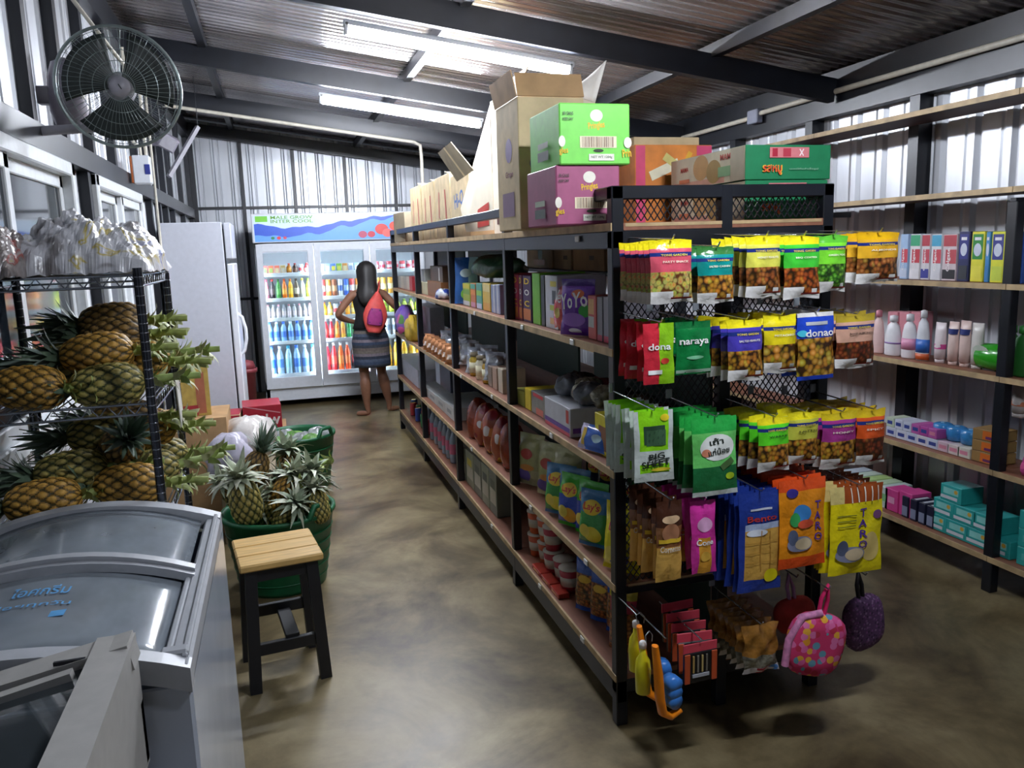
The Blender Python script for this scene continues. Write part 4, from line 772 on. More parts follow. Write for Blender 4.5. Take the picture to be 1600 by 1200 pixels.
# ------------------------------------------------------------------ the wall rack on the right
RX, RZ = 1.98, [2.17, 1.78, 1.3775, .98, .563, .166]
rack = thing('wall_rack', 'long wall rack with tan-edged boards on black posts along the right wall', 'shelf')
RY = [-.9, .42, 1.74, 3.06, 4.38, 5.7]
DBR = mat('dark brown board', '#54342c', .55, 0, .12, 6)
for y in RY[1:]:
    a = MB(); a.box((RX+.02, y, .86), (.045, .05, 1.72) if y < 1 else (.03, .03, 1.72), BLACK, .003); a.build('post', rack)
a = MB(); a.box((RX+.02, RY[0], .86), (.045, .05, 1.72), BLACK, .003); a.build('post', rack)
for z in RZ:
    for i in range(5):
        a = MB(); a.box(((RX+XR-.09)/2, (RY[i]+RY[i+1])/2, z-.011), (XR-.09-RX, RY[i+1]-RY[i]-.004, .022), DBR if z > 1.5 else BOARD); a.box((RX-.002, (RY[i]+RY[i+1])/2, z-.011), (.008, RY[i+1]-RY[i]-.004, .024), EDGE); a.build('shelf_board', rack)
for y in RY: a = MB(); a.box(((RX+XR-.09)/2, y, 1.72), (XR-.09-RX, .03, .03), BLACK, .002); a.build('bracket', rack)
RF = RX+.048
A_, B_, C_, D_ = (z+.0012 for z in RZ[2:])
def rb(name, label, x0, x1, yt, yb, z, col, pr=(), cat='box', group=None, dep=.1, zoff=0., xf=None, rot=0.): return px_box(name, label, cat, xf or RF, x0, x1, yt, yb, z, dep, C(col), pr, rot, group, zoff)
def paste(top, mid, low): return lambda d: [('L', 'rect', 0, d[2]*.36, d[1]*.9, d[2]*.24, C(top)), ('L', 'rect', d[1]*.1, d[2]*.02, d[1]*.75, d[2]*.3, C(mid)), ('L', 'rect', 0, -d[2]*.36, d[1]*.9, d[2]*.2, C(low)), ('L', 'text', -d[1]*.05, -d[2]*.05, d[2]*.5, d[1]*.3, C('#f6eeee'), 'Colgate', PI/2)]
GT = 'toothpaste boxes on the wall rack'
for k, (x0, x1, base, t_, m_, l_, lb) in enumerate(((1404, 1417, '#a8c4e6', '#a8c4e6', '#d8485a', '#c8d4ea', 'pale blue toothpaste box at the left end of the row'), (1419, 1436, '#e2e0e2', '#3aa878', '#c83a48', '#e8e6ea', 'white toothpaste box with a green top'), (1437, 1451, '#dcd8dc', '#b83a4a', '#c84858', '#3a3f94', 'white toothpaste box with red top and navy foot'), (1452, 1469, '#dfe0e4', '#4aa8cc', '#d04a58', '#dcdce2', 'white toothpaste box with a sky blue top'), (1470, 1493, '#d8c8cc', '#b8404c', '#c04a54', '#26262c', 'red and white toothpaste box with a black foot'))):
    rb('toothpaste_box', lb, x0, x1, 366, 439, A_, base, paste(t_, m_, l_), 'box', GT)
def brush(band, low): return lambda d: [('L', 'rect', 0, d[2]*.2, d[1]*.8, d[2]*.5, C(band)), ('L', 'disc', 0, d[2]*.14, d[1]*.6, d[2]*.26, C('#cfd6e6')), ('L', 'rect', 0, -d[2]*.32, d[1]*.8, d[2]*.28, C(low)), ('L', 'rect', 0, d[2]*.36, d[1]*.5, d[2]*.06, C('#e8e8ee'))]
for k, (x0, x1, c, b_, l_, lb) in enumerate(((1494, 1512, '#20265a', '#2a3080', '#30343c', 'navy carton with a white roundel on the wall rack'), (1514, 1535, '#e2dc3a', '#2a8a3a', '#e8e04a', 'yellow carton with a green panel on the wall rack'), (1536, 1544, '#3f88c4', '#4a94d0', '#3a80bc', 'slim blue carton between the two yellow ones'), (1545, 1567, '#dfe03a', '#343a8a', '#c8d84a', 'yellow carton with a navy panel on the wall rack'))):
    rb('soap_carton', lb, x0, x1, 362, 442, A_, c, brush(b_, l_), 'box', 'upright cartons on the wall rack')
rb('soap_carton', 'blue carton just right of the near rack post', 1578, 1596, 362, 446, A_, '#2f5ab0', brush('#3a6ac8', '#cfd4e0'), 'box')
# lotion bottles
def flask(label, px, py, z, h, w_, col, capc, bands=(), name='lotion_bottle', group='lotion bottles on the wall rack', flat=.6, dx=0.):
    p = at(px, py, 0, RF+.03); t = thing(name, label, 'bottle', (RF+.03+dx, p.y, z), (0, 0, -PI/2), group); b = mat('lotion '+col, col, .35, 0, .04)
    r = w_/2; pr = [(r*.9, 0), (r, .008), (r*1.02, h*.3), (r*.92, h*.55), (r*.72, h*.74), (r*.36, h*.82), (r*.36, h*.84)]
    a = MB(); a.lathe(pr, b, n=16, sy=flat); a.build('body', t); a = MB(); a.lathe([(r*.42, h*.84), (r*.40, h*.98), (.001, h)], C(capc), n=12); a.build('cap', t)
    for z0, z1, c in bands: a = MB(); a.lathe([(r*1.03, h*z0), (r*1.04, h*z1)], C(c), n=16, sy=flat); a.build('band', t)
    return t
flask('pale pink lotion bottle partly behind the almond bags', 1371, 555, B_, .23, .075, '#e6c4c0', '#d88a9a')
flask('white lotion bottle with a violet swirl, left of the pink-printed one', 1394, 560, B_, .21, .10, '#e8e6ea', '#e6e4e8', ((.3, .34, '#8a6aa8'),))
flask('white lotion bottle with pink print', 1419, 565, B_, .225, .09, '#e6e2e6', '#eceaee', ((.2, .45, '#d890b0'),))
flask('white pump bottle with a blue and orange foot', 1440, 570, B_, .25, .075, '#e2e4ea', '#e8e8ec', ((.16, .42, '#2f6ac0'), (0.02, .14, '#c85a2a')))
def stube(label, px, py, z, h, w_, col, bands):
    p = at(px, py, 0, RF+.02); t = thing('cream_tube', label, 'tube', (RF+.04, p.y, z), (0, 0, -PI/2), 'cream tubes on the wall rack'); b = mat('lotion '+col, col, .35, 0, .04)
    def ring(wx, wy, zz): return [Vector((wx*math.cos(2*PI*k/14), wy*math.sin(2*PI*k/14), zz)) for k in range(14)]
    a = MB(); a.loft([ring(w_*.42, .022, .02), ring(w_*.46, .022, h*.4), ring(w_*.5, .012, h*.8), ring(w_*.5, .003, h)], b); a.build('body', t)
    a = MB(); a.lathe([(w_*.40, 0), (w_*.40, .022)], C(col), n=14, sy=.6); a.build('cap', t)
    for z0, c in bands: a = MB(); a.loft([ring(w_*.47, .0225, h*z0), ring(w_*.49, .020, h*(z0+.12))], C(c), caps=False); a.build('band', t)
stube('white cream tube with a magenta band', 1462, 575, B_, .195, .065, '#e6dadc', ((.35, '#d04a94'),)); stube('pale pink cream tube with a navy mark, left of two', 1482, 580, B_, .205, .06, '#e2c8c0', ((.72, '#2f3a7a'),)); stube('pale pink cream tube with a navy mark, right of two', 1500, 583, B_, .215, .06, '#dfc4bc', ((.70, '#2f3a7a'),)); stube('plain off-white cream tube beside the green flask', 1519, 585, B_, .21, .065, '#cfcac4', ())
for k in range(3): rb('pink_pack', 'pink pack behind the lotion bottles, %s from left' % ORD[k], 1384+18*k, 1400+18*k, 487, 550, B_, '#cf8a94', (), 'pack', 'pink packs behind the lotion', .08, 0., RF+.12)
p = at(1545, 585, 0, RF); t = thing('green_flask', 'big green shower flask lying on its side with a white oval', 'bottle', (RF+.06, p.y, B_+.062), (0, 0, 0)); GF = mat('glossy green plastic', '#2f9a24', .2, 0, .06)
a = MB(); a.lathe([(.03, -.12), (.058, -.09), (.062, 0), (.056, .07), (.03, .105), (.022, .12)], GF, n=18, M=rx(PI/2)); a.build('body', t)
a = MB(); a.lathe([(.001, 0), (.04, .001), (.042, .003)], mat('white oval', '#d8e2d4', .3), (-.045, .06, .02), 16, M=ry(-PI/2-.35) @ Matrix.Diagonal((.9, 1.1, 1))); a.build('oval_label', t); a = MB(); a.lathe([(.024, .0), (.024, .05)], GF, (0, -.16, 0), 12, M=rx(PI/2)); a.build('cap', t)
# soap boxes
for i, zo in enumerate((0, .05)):
    for k in range(8 if i == 0 else 6):
        x0 = 1384+16*k if i == 0 else 1384+13*k; cc = (['#c9cfe0', '#d4d6e4', '#c4cbe0', '#d8d2dc', '#c8cee2', '#d8bcc8', '#dcd0cc', '#d6d4c8'] if i == 0 else ['#ccd8c0', '#d0d4e4', '#cdd2e2', '#c060a8', '#b84fa0', '#b85aa4'])[k]
        y = at(x0, 690+4*k, 0, RF).y; wy = .075 if i == 0 else .058
        box('soap_box', 'small %s soap box in the %s layer on the wall rack, %s from left' % (('pale', 'magenta')[i == 1 and k > 2], ('bottom', 'top')[i], ORD[k]), 'box', (RF+.05, y-wy/2, C_+zo+.0245), (.11, wy-.004, .048), C(cc), [('L', 'rect', 0, .0, wy*.6, .018, C('#3a4a94' if k < 5 else '#d88aa0'))], 0, 'soap boxes on the wall rack')
BLR = mat('blue roll film', '#3f8ac8', .2, 0, .15, 30, bump=.3)
for k in range(3):
    y = at(1462+22*k, 690, 0, RF+.03).y-.0; a = MB(); a.lathe([(.03, 0), (.044, .006), (.046, .035), (.044, .064), (.03, .07)], BLR, n=14); a.lathe([(.012, .07), (.012, .072), (.001, .073)], C('#7ab4dc'), n=10)
    o = a.build('wrapped_roll', None, (RF+.07, y, C_+.05 if k < 2 else C_+.05)); tag(o, 'blue film-wrapped roll on the soap boxes, %s from left' % ORD[k], 'roll', 'blue rolls on the wall rack')
for k in range(3): box('tablet_box', 'orange and brown small box beside the near rack post, %s from the bottom' % ORD[k], 'box', (RF+.06, at(1535, 725, 0, RF).y, C_+.026+.052*k), (.12, .13, .05), C('#9a7a4a'), [('L', 'rect', .02, 0, .07, .04, C('#d8702a')), ('L', 'rect', .03, -.01, .06, .012, C('#6a2f6a')), ('F', 'rect', 0, 0, .1, .04, C('#a88a52'))], .06*k, 'orange boxes by the post')
# bottom board
for k in range(5): rb('tissue_pack', 'pastel green and white tissue pack on the lowest board, %s from left' % ORD[k], 1312+15*k, 1326+15*k, 736+6*k, 775+7*k, D_, ['#c8d2de', '#cfe0d0', '#b8d88a', '#c4dcb8', '#c8d8d4'][k], lambda d: [('L', 'rect', 0, 0, d[1]*.6, d[2]*.35, C('#8ac48a'))], 'pack', 'tissue packs on the lowest board', .16)
for k in range(2): rb('pink_box', 'bright pink box on the lowest board, %s of two' % ('left', 'right')[k], 1381+22*k, 1402+22*k, 764+5*k, 803+9*k, D_, '#d84a94', lambda d: [('L', 'rect', 0, 0, d[1]*.5, d[2]*.3, C('#f0a8cc'))], 'box', 'pink boxes on the lowest board', .12)
for k in range(4): box('navy_box', 'navy and white small box on the lowest board, %s from left' % ORD[k], 'box', (RF+.04, at(1415+13*k, 815+5*k, 0, RF).y, D_+.055), (.10, .042, .11), C('#20233c'), [('L', 'rect', 0, -.02, .036, .05, C('#8a94b0')), ('T', 'rect', 0, 0, .08, .018, C('#cfd2dc'))], 0, 'navy boxes on the lowest board')
TEAL = C('#2fa8a4')
k = 0
for row, (n, z0) in enumerate(((4, 0), (3, .082), (1, .164))):
    for i in range(n):
        y = at(1463+32*i+row*10, 835+13*i, 0, RF).y
        box('teal_box', 'teal printed box in the %s layer of the lowest board, %s from left' % (('bottom', 'middle', 'top')[row], ORD[i]) if n > 1 else 'single teal printed box on top of the teal stack', 'box', (RF+.06, y, D_+z0+.041), (.13, .125, .08), TEAL, [('L', 'rect', 0, .012, .09, .03, C('#8fd8d2'), 0), ('L', 'rect', -.01, -.02, .10, .016, C('#d8dce4')), ('L', 'disc', .03, .015, .022, .02, C('#d8b04a'))], 0, 'teal boxes on the lowest board')
for k in range(6): box('teal_box', 'teal box right of the near rack post, %s from the bottom' % ORD[k], 'box', (RF+.06, .24, D_+.041+.082*k) if k < 3 else (RF+.06, .06, D_+.041+.082*(k-3)), (.13, .15, .08), TEAL, [('L', 'rect', 0, .0, .1, .03, C('#57b8b4'))], 0, 'teal boxes right of the post')
stube('white and red printed tube hanging right of the near rack post', 1586, 640, .80, .17, .07, '#cfc8c4', ((.3, '#c87a5a'),))
lumpy('hair_band', 'pink and violet fluffy hair band right of the near rack post', 'hair band', (RF+.02, .27, C_), (.05, .06, .06), spot_mat('pink violet cloth', '#b83a84', ['#8a4ab0', '#d85a94', '#c84a9a'], 30, .9, .5), 77)
for k in range(2): flask('green bottle right of the near rack post, %s of two' % ('left', 'right')[k], 1580+16*k, 560, B_, .22, .08, '#2a6a2c', '#3a8a3a', (), 'green_bottle', 'green bottles right of the post')
# things on the upper boards of the wall rack are bare; a conduit runs along the beam
CON = mat('cream conduit', '#c9c3b4', .45, 0, .08)
a = MB(); a.tube([(XR-.118, -2., roof(XR)-.055), (XR-.118, 2.6, roof(XR)-.055), (XR-.118, 2.75, roof(XR)-.07), (XR-.118, 7.4, roof(XR)-.07)], .016, CON, 10); tag(a.build('conduit_pipe'), 'cream conduit pipe along the top of the right wall', 'pipe')
a = MB(); a.box((XR-.125, 2.68, roof(XR)-.07), (.05, .12, .09), mat('grey junction box', '#8f93a4', .4, 0, .05), .006); tag(a.build('junction_box'), 'small grey junction box on the right wall conduit', 'box')
a = MB(); a.tube([(-1.84, 5.53, roof(-1.84)-.15), (.36, 5.53, roof(.36)-.15), (.42, 5.54, roof(.42)-.17), (.43, 5.56, roof(.43)-.25), (.43, 5.56, 1.9)], .016, CON, 10); tag(a.build('conduit_pipe'), 'cream conduit pipe along the far rafter, bending down at its right', 'pipe')

# ------------------------------------------------------------------ glass
def glass_mat(name, tint, gloss=.10, haze=0., hazec='#b9c4cc', rough=.02):
    if name in MATS: return MATS[name]
    ma = bpy.data.materials.new(name); ma.use_nodes = True; nt = ma.node_tree; nt.nodes.remove(nt.nodes['Principled BSDF']); out = nt.nodes['Material Output']
    t = nt.nodes.new('ShaderNodeBsdfTransparent'); t.inputs[0].default_value = lin(tint); g = nt.nodes.new('ShaderNodeBsdfGlossy'); g.inputs['Roughness'].default_value = rough
    fr = nt.nodes.new('ShaderNodeFresnel'); fr.inputs[0].default_value = 1.5; ad = nt.nodes.new('ShaderNodeMath'); ad.operation = 'MULTIPLY_ADD'; ad.inputs[1].default_value = .8; ad.inputs[2].default_value = gloss-.04; nt.links.new(fr.outputs[0], ad.inputs[0])
    base = t
    if haze:
        d = nt.nodes.new('ShaderNodeBsdfDiffuse'); d.inputs[0].default_value = lin(hazec); nz = nt.nodes.new('ShaderNodeTexNoise'); nz.inputs['Scale'].default_value = 5
        mr = nt.nodes.new('ShaderNodeMapRange'); mr.inputs[3].default_value = haze*.7; mr.inputs[4].default_value = haze*1.25; nt.links.new(nz.outputs[0], mr.inputs[0])
        m0 = nt.nodes.new('ShaderNodeMixShader'); nt.links.new(mr.outputs[0], m0.inputs[0]); nt.links.new(t.outputs[0], m0.inputs[1]); nt.links.new(d.outputs[0], m0.inputs[2]); base = m0
    mx = nt.nodes.new('ShaderNodeMixShader'); nt.links.new(ad.outputs[0], mx.inputs[0]); nt.links.new(base.outputs[0], mx.inputs[1]); nt.links.new(g.outputs[0], mx.inputs[2]); nt.links.new(mx.outputs[0], out.inputs[0])
    MATS[name] = ma; return ma
GL = glass_mat('clear door glass', '#eef4f4', .06)
FW_ = mat('white fridge enamel', '#dfe3ea', .3, 0, .03); FIN = mat('white fridge liner', '#eef2f6', .5, 0, .02)
LED = mat('led strip', '#ffffff', .4, emit='#e6f0ff', es=48., var=0)

# ------------------------------------------------------------------ three-door drinks fridge
FX, FY, FB, FT, FS = -1.176, 6.465, .06, 2.007, 1.706; DW = .575; FWD = DW*3+.02; FD = .62
fr = thing('drinks_fridge', 'tall white three-door drinks fridge with lit blue header sign', 'fridge', (FX, FY, 0))
a = MB()
a.box((.02, FD/2, (FB+FS)/2), (.04, FD, FS-FB), FW_); a.box((FWD-.02, FD/2, (FB+FS)/2), (.04, FD, FS-FB), FW_); a.box((FWD/2, FD-.02, (FB+FS)/2), (FWD, .04, FS-FB), FIN)
a.box((FWD/2, FD/2, FS-.02), (FWD, FD, .04), FIN); a.box((FWD/2, FD/2, .22), (FWD, FD, .10), FIN); a.build('cabinet', fr)
a = MB(); a.box((FWD/2, .05, .12), (FWD, .10, .11), FW_, .004); a.box((FWD/2, FD/2+.05, .12), (FWD, FD-.12, .10), mat('dark plinth', '#2a2d33', .5)); a.build('plinth', fr)
for i in range(4): a = MB(); a.lathe([(.02, 0), (.02, .065)], BLACK, (.1+(FWD-.2)*(i % 2), .12+.38*(i//2), 0), 10); a.build('foot', fr)
for i in range(2): a = MB(); a.box((DW*(i+1)+.01, .30, (.27+FS-.04)/2), (.03, .55, FS-.31), FIN); a.build('partition', fr)
hd = MB(); hd.box((FWD/2, .03, (FS+FT)/2+.005), (FWD+.02, .14, FT-FS-.01), FW_, .006); hd.box((FWD/2, .35, (FS+FT)/2-.02), (FWD, .5, FT-FS-.05), FW_); hdr = hd.build('header', fr)
# header print: water wave, green lettering, fruit
hw, hh = FWD, FT-FS-.04
def sg(c, e=.22): return mat('sign '+c, c, .35, 0, .03, emit=c, es=e)
def HP(x, z, k=0): return (x, -.0415-.0006*k, FS+.02+z)
mb = MB(); mb.add([HP(.01, 0), HP(hw-.01, 0), HP(hw-.01, hh), HP(.01, hh)], [(0, 1, 2, 3)], sg('#c4d8ee')); mb.build('sign_face', hdr)
N = 40; wv = lambda t: hh*(.60-.16*math.sin(PI*min(1, t/.6))*(.9+.12*math.sin(9*t))+(.62*max(0, t-.5)))+hh*.035*math.sin(26*t)+hh*.02*math.sin(57*t)
for c, off, lo in (('#5f9ae0', 0., True), ('#2f55c0', .02, False)):
    mb = MB(); vs = []
    for i in range(N+1):
        t_ = i/N; x = .015+(hw-.03)*t_*.88; top = max(.01, wv(t_)+off); vs += [HP(x, 0 if lo else max(.004, top-hh*(.42-.36*t_+.04*math.sin(31*t_))), 1 if lo else 2), HP(x, top, 1 if lo else 2)]
    mb.add(vs, [(2*i, 2*i+2, 2*i+3, 2*i+1) for i in range(N)], sg(c)); mb.build('sign_wave', hdr)
mb = MB(); GRN = sg('#5f9420'); mb.add([HP(.03, hh*.76, 3), HP(.15, hh*.76, 3), HP(.15, hh*.98, 3), HP(.03, hh*.98, 3)], [(0, 1, 2, 3)], sg('#6ab82a')); mb.build('sign_logo', hdr)
mb = MB(); mb.text('MALE GROW', lambda x, y: HP(.39+x, hh*.92+y, 3), .034, GRN, .42, .02); mb.text('INTER COOL', lambda x, y: HP(.39+x, hh*.77+y, 3), .034, GRN, .42, .02); mb.build('sign_lettering', hdr)
for k, (x, z, r, c) in enumerate(((1.10, .05, .045, '#a83a5a'), (1.19, .05, .04, '#b8283c'), (1.30, .10, .07, '#c83a34'), (1.36, .06, .055, '#d8605a'), (1.44, .13, .06, '#d84a34'), (1.50, .06, .05, '#e0b83a'), (1.60, .12, .05, '#cf2f3a'), (1.62, .05, .045, '#8a2a34'), (.25, .035, .02, '#c82f3a'), (.19, .035, .018, '#2a7a4a'), (.31, .035, .018, '#b8405a'))):
    mb = MB(); mb.add([HP(x+r*math.cos(q*PI/10), z+r*.8*math.sin(q*PI/10), 4+k*.4) for q in range(20)], [list(range(20))], sg(c)); mb.build('sign_fruit', hdr)
SHZ = [1.385, 1.125, .92, .675, .33]
doors = []
for i in range(3):
    x0 = .01+DW*i; z0, z1 = .20, FS-.005; xc = x0+DW/2; a = MB()
    for s_ in (-1, 1): a.box((xc+s_*(DW/2-.034), -.02, (z0+z1)/2), (.064, .04, z1-z0), FW_, .004)
    a.box((xc, -.02, z1-.04), (DW-.12, .04, .08), FW_, .004); a.box((xc, -.02, z0+.06), (DW-.12, .04, .12), FW_, .004); d_ = a.build('door', fr)
    g = MB(); g.box((xc, -.02, (z0+z1)/2), (DW-.12, .006, z1-z0-.18), GL); g.build('door_glass', d_)
    for j, z in enumerate(SHZ):
        s_ = MB(); s_.box((xc, .27, z-.008), (DW-.05, .46, .012), FIN); s_.box((xc, .035, z+.004), (DW-.05, .006, .035), FIN, .002); s_.build('shelf', fr)
    for s_ in (-1, 1): l = MB(); l.box((xc+s_*(DW/2-.032), .022, .97), (.012, .02, 1.3), LED); l.build('led_strip', fr)
# bottles, cans and cartons behind the doors
def drink(kind, key, *a, **k):
    if key in bpy.data.meshes: return bpy.data.meshes[key]
    return {'b': bottle_mesh, 'c': can_mesh}[kind](key, *a, **k)
def drow(di, row, spec, n=8, r=None):
    """fill the front row of a shelf: spec is a list of (kind, colours)"""
    x0 = .01+DW*di+.075; step = (DW-.15)/(n-1); zt = [.115, .215, .155, .22, .31][row]
    for i in range(n):
        sp = spec[i % len(spec)]; nm = sp[0]
        if nm == 'carton':
            o = box('drink_carton', 'x', 'carton', (FX+x0+step*i, FY+.10, SHZ[row]+zt*.42), (step*.86, .06, zt*.84), C(sp[1]), [('F', 'rect', 0, 0, step*.6, zt*.4, C(sp[2]))]); kn = sp[3]+' carton'
        else:
            rr = step*.44
            if nm == 'can': me = drink('c', 'can %s %d' % (sp[1], row), sp[1], rr, zt*.9, sp[2]); kn = sp[3]+' can'
            else: me = drink('b', 'bottle %s %s %d' % (sp[1], sp[2], row), sp[1], sp[2], sp[3], rr, zt); kn = sp[4]+' bottle'
            o = put(me, 'drink_'+nm, None, (FX+x0+step*i, FY+.10, SHZ[row]))
            if nm == 'bottle': pass
        cat = {'carton': 'carton', 'can': 'can', 'bottle': 'bottle'}[nm]
        tag(o, '%s behind the %s fridge door, %s shelf, %s from left' % (kn, ('left', 'middle', 'right')[di], ('top', 'second', 'third', 'fourth', 'bottom')[row], ORD[i]), cat, 'drinks behind the %s fridge door' % ('left', 'middle', 'right')[di])
B = lambda c, l, cap, n: ('bottle', c, l, cap, n)
drow(0, 0, [('carton', '#a83a3a', '#5a8a4a', 'red'), ('carton', '#c8503a', '#8aa05a', 'red'), ('carton', '#c8604a', '#d8c8a0', 'orange'), ('carton', '#b89a5a', '#c8c0b0', 'tan'), B('#a8641c', '#c88a2a', '#c82f2a', 'amber'), B('#3a2418', '#5a3a2a', '#b02a2a', 'dark'), ('can', '#b8c0cc', '#c84a4a', 'silver'), B('#c83a3a', '#e0dcd8', '#c8302c', 'red')])
drow(0, 1, [B('#c87a8a', '#d8b0b8', '#b83a4a', 'pink'), B('#2a2428', '#5a4a4a', '#c82f2f', 'dark'), B('#3a7a34', '#5a9a4a', '#2a5a2a', 'green'), B('#c8641c', '#d8943a', '#c84a1c', 'orange'), B('#d8981c', '#e8c03a', '#d87a1c', 'amber'), B('#4a3a2a', '#c8c0a8', '#3a2a1c', 'brown'), B('#d8d8d0', '#e8e0c8', '#c8b83a', 'white'), B('#a8b03a', '#d8d84a', '#6a8a2a', 'lime')])
drow(0, 2, [B('#b8b0b4', '#d8c4c8', '#c87a84', 'pale pink'), B('#a8a8ac', '#d8c8cc', '#8a8a90', 'grey')], 9)
drow(0, 3, [B('#8ab4e0', '#3a6ac0', '#3a6ad0', 'blue water'), B('#9ac0e4', '#4a7ac8', '#e0e6f0', 'pale blue water')], 7)
drow(0, 4, [B('#9ac0ea', '#3f74cc', '#4a7ad8', 'tall blue water'), B('#b4d0ea', '#5a8ad0', '#e4e8f2', 'tall pale blue water'), B('#a8c8d8', '#8ac0c8', '#4aa8c0', 'tall clear water')], 6)
drow(1, 0, [('carton', '#d8d8dc', '#8a9ab8', 'white'), ('carton', '#8ab0d0', '#d8dce0', 'blue'), ('carton', '#4a6ab0', '#d0c03a', 'navy'), ('carton', '#6a9a3a', '#c8c04a', 'green'), ('carton', '#c8843a', '#d8c8a0', 'orange')])
drow(1, 1, [('can', '#c83a3a', '#e0d8d8', 'red'), ('can', '#d88a3a', '#f0dcb8', 'orange'), ('can', '#8a4a2a', '#c89a6a', 'brown'), ('can', '#d8dce4', '#4a6ab8', 'white'), ('can', '#2f5ab0', '#9ab8e0', 'blue')])
drow(1, 2, [B('#d88a1c', '#e8a83a', '#e06a1c', 'orange'), B('#e0b84a', '#f0d88a', '#d88a1c', 'yellow'), ('can', '#c8ccd4', '#c83a3a', 'silver'), B('#d8cfc4', '#e0b03a', '#c83a2c', 'white')])
drow(1, 3, [B('#b8242c', '#c83a34', '#e8e0e0', 'red'), B('#b02030', '#d84a44', '#e0d8d8', 'red'), B('#e07a2c', '#e89a4a', '#d8dce0', 'orange'), B('#e8b44a', '#e0903a', '#e0e0e0', 'amber'), B('#2a8a4a', '#4aa86a', '#e0e4e0', 'green'), B('#1f6a3a', '#4a9a5a', '#d8e0d8', 'deep green')])
drow(1, 4, [B('#a81c2a', '#c02f34', '#d8d8d8', 'tall red'), B('#c02a30', '#d84a3a', '#e0dcdc', 'tall red'), B('#e0642c', '#e8843a', '#e0e0e0', 'tall orange'), B('#d8502a', '#e0743a', '#d8d8d8', 'tall orange-red'), B('#281c1c', '#b02a2c', '#b02a2c', 'tall cola'), B('#1f5a34', '#3a8a4a', '#d0dcd0', 'tall green')], 7)
drow(2, 0, [('can', '#c84a54', '#e0d0d4', 'red'), ('can', '#c8a8b0', '#b83a4a', 'pink')], 7); drow(2, 1, [('can', '#d89a3a', '#f0e0b8', 'amber'), ('can', '#c8a03a', '#e8dca8', 'gold')], 7); drow(2, 2, [B('#a8b83a', '#d0d84a', '#6a8a2a', 'lime'), B('#8a9a3a', '#c8c84a', '#5a7a2a', 'olive')], 7); drow(2, 3, [('can', '#d8dce0', '#8a94a8', 'white')], 6); drow(2, 4, [B('#e0a82c', '#e8c04a', '#e0e0e0', 'tall yellow')], 6)

# ------------------------------------------------------------------ upright freezer, its plain side to the camera
UF = mat('grey-white enamel', '#c3c6d0', .35, 0, .03)
u_ = thing('upright_freezer', 'tall plain white upright freezer standing sideways by the left wall', 'freezer', (-1.79, 4.2, 0))
a = MB(); a.box((.225, .30, .94), (.44, .60, 1.82), UF, .006); a.build('body', u_)
a = MB(); a.box((.48, .30, .86), (.05, .60, 1.36), FW_, .008); d_ = a.build('door', u_); a = MB(); a.box((.48, .30, 1.71), (.05, .60, .27), UF, .006); a.build('top_panel', u_); a = MB(); a.box((.450, .30, .93), (.008, .59, 1.74), BLACK); a.build('gasket', u_)
a = MB(); a.tube([(.50, .06, .84), (.53, .06, .87), (.55, .06, .96), (.55, .06, 1.04), (.53, .06, 1.13), (.50, .06, 1.16)], .013, FW_, 10); a.build('handle', d_)
for i in range(4): a = MB(); a.lathe([(.02, 0), (.02, .035)], BLACK, (.06+.33*(i % 2), .06+.48*(i//2), 0), 10); a.build('foot', u_)

# ------------------------------------------------------------------ chest freezers with glass tops
CF = mat('chest freezer white', '#bcc4d2', .22, 0, .04, 6, coat=.3); RIM = mat('grey plastic rim', '#a9acb2', .4, 0, .05); FG1 = glass_mat('frosted freezer glass', '#dfe8ee', .10, .55, '#aab4be', .12); CFI = mat('freezer liner', '#b4bcc6', .5, 0, .04)
def arc(x0, x1, z, rise, n=14): return [(x0+(x1-x0)*i/n, z+rise*(1-(2*i/n-1)**2)) for i in range(n+1)]
fz = thing('chest_freezer', 'white chest freezer with curved sliding glass lids beside the pineapple rack', 'freezer', (0, 0, 0))
X0, X1, Y0, Y1, ZT = -1.835, -1.185, -.84, .06, .875
def open_box(mb, x0, x1, y0, y1, z0, z1, t_, ma, inner):
    mb.box((x0+t_/2, (y0+y1)/2, (z0+z1)/2), (t_, y1-y0, z1-z0), ma); mb.box((x1-t_/2, (y0+y1)/2, (z0+z1)/2), (t_, y1-y0, z1-z0), ma, .006)
    mb.box(((x0+x1)/2, y0+t_/2-.002, (z0+z1)/2), (x1-x0-.004, t_, z1-z0), ma, .004); mb.box(((x0+x1)/2, y1-t_/2, (z0+z1)/2), (x1-x0-2*t_, t_, z1-z0), ma); mb.box(((x0+x1)/2, (y0+y1)/2, z0+.15), (x1-x0-2*t_, y1-y0-2*t_, .3), inner)
a = MB(); open_box(a, X0, X1, Y0, Y1, .05, ZT-.03, .05, CF, CFI); a.build('body', fz)
for i in range(4): a = MB(); a.lathe([(.03, 0), (.03, .05)], BLACK, (X0+.07+(X1-X0-.14)*(i % 2), Y0+.07+(Y1-Y0-.14)*(i//2), 0), 10); a.build('caster', fz)
def arch_bar(mb, y, w_, hgt, rise, zz, ma, x0=X0, x1=X1):
    pts = arc(x0, x1, zz, rise); rings = []
    for x, z in pts: rings.append([Vector((x, y-w_/2, z-hgt)), Vector((x, y+w_/2, z-hgt)), Vector((x, y+w_/2, z)), Vector((x, y-w_/2, z))])
    mb.loft(rings, ma, smooth=False)
a = MB(); arch_bar(a, Y1-.025, .05, .045, .068, ZT+.005, RIM); arch_bar(a, Y0+.014, .04, .047, .068, ZT+.001, RIM, X0-.001, X1+.001)
for x in (X0+.02, X1-.02): a.box((x, (Y0+Y1)/2, ZT-.02), (.04, Y1-Y0, .05), RIM, .006)
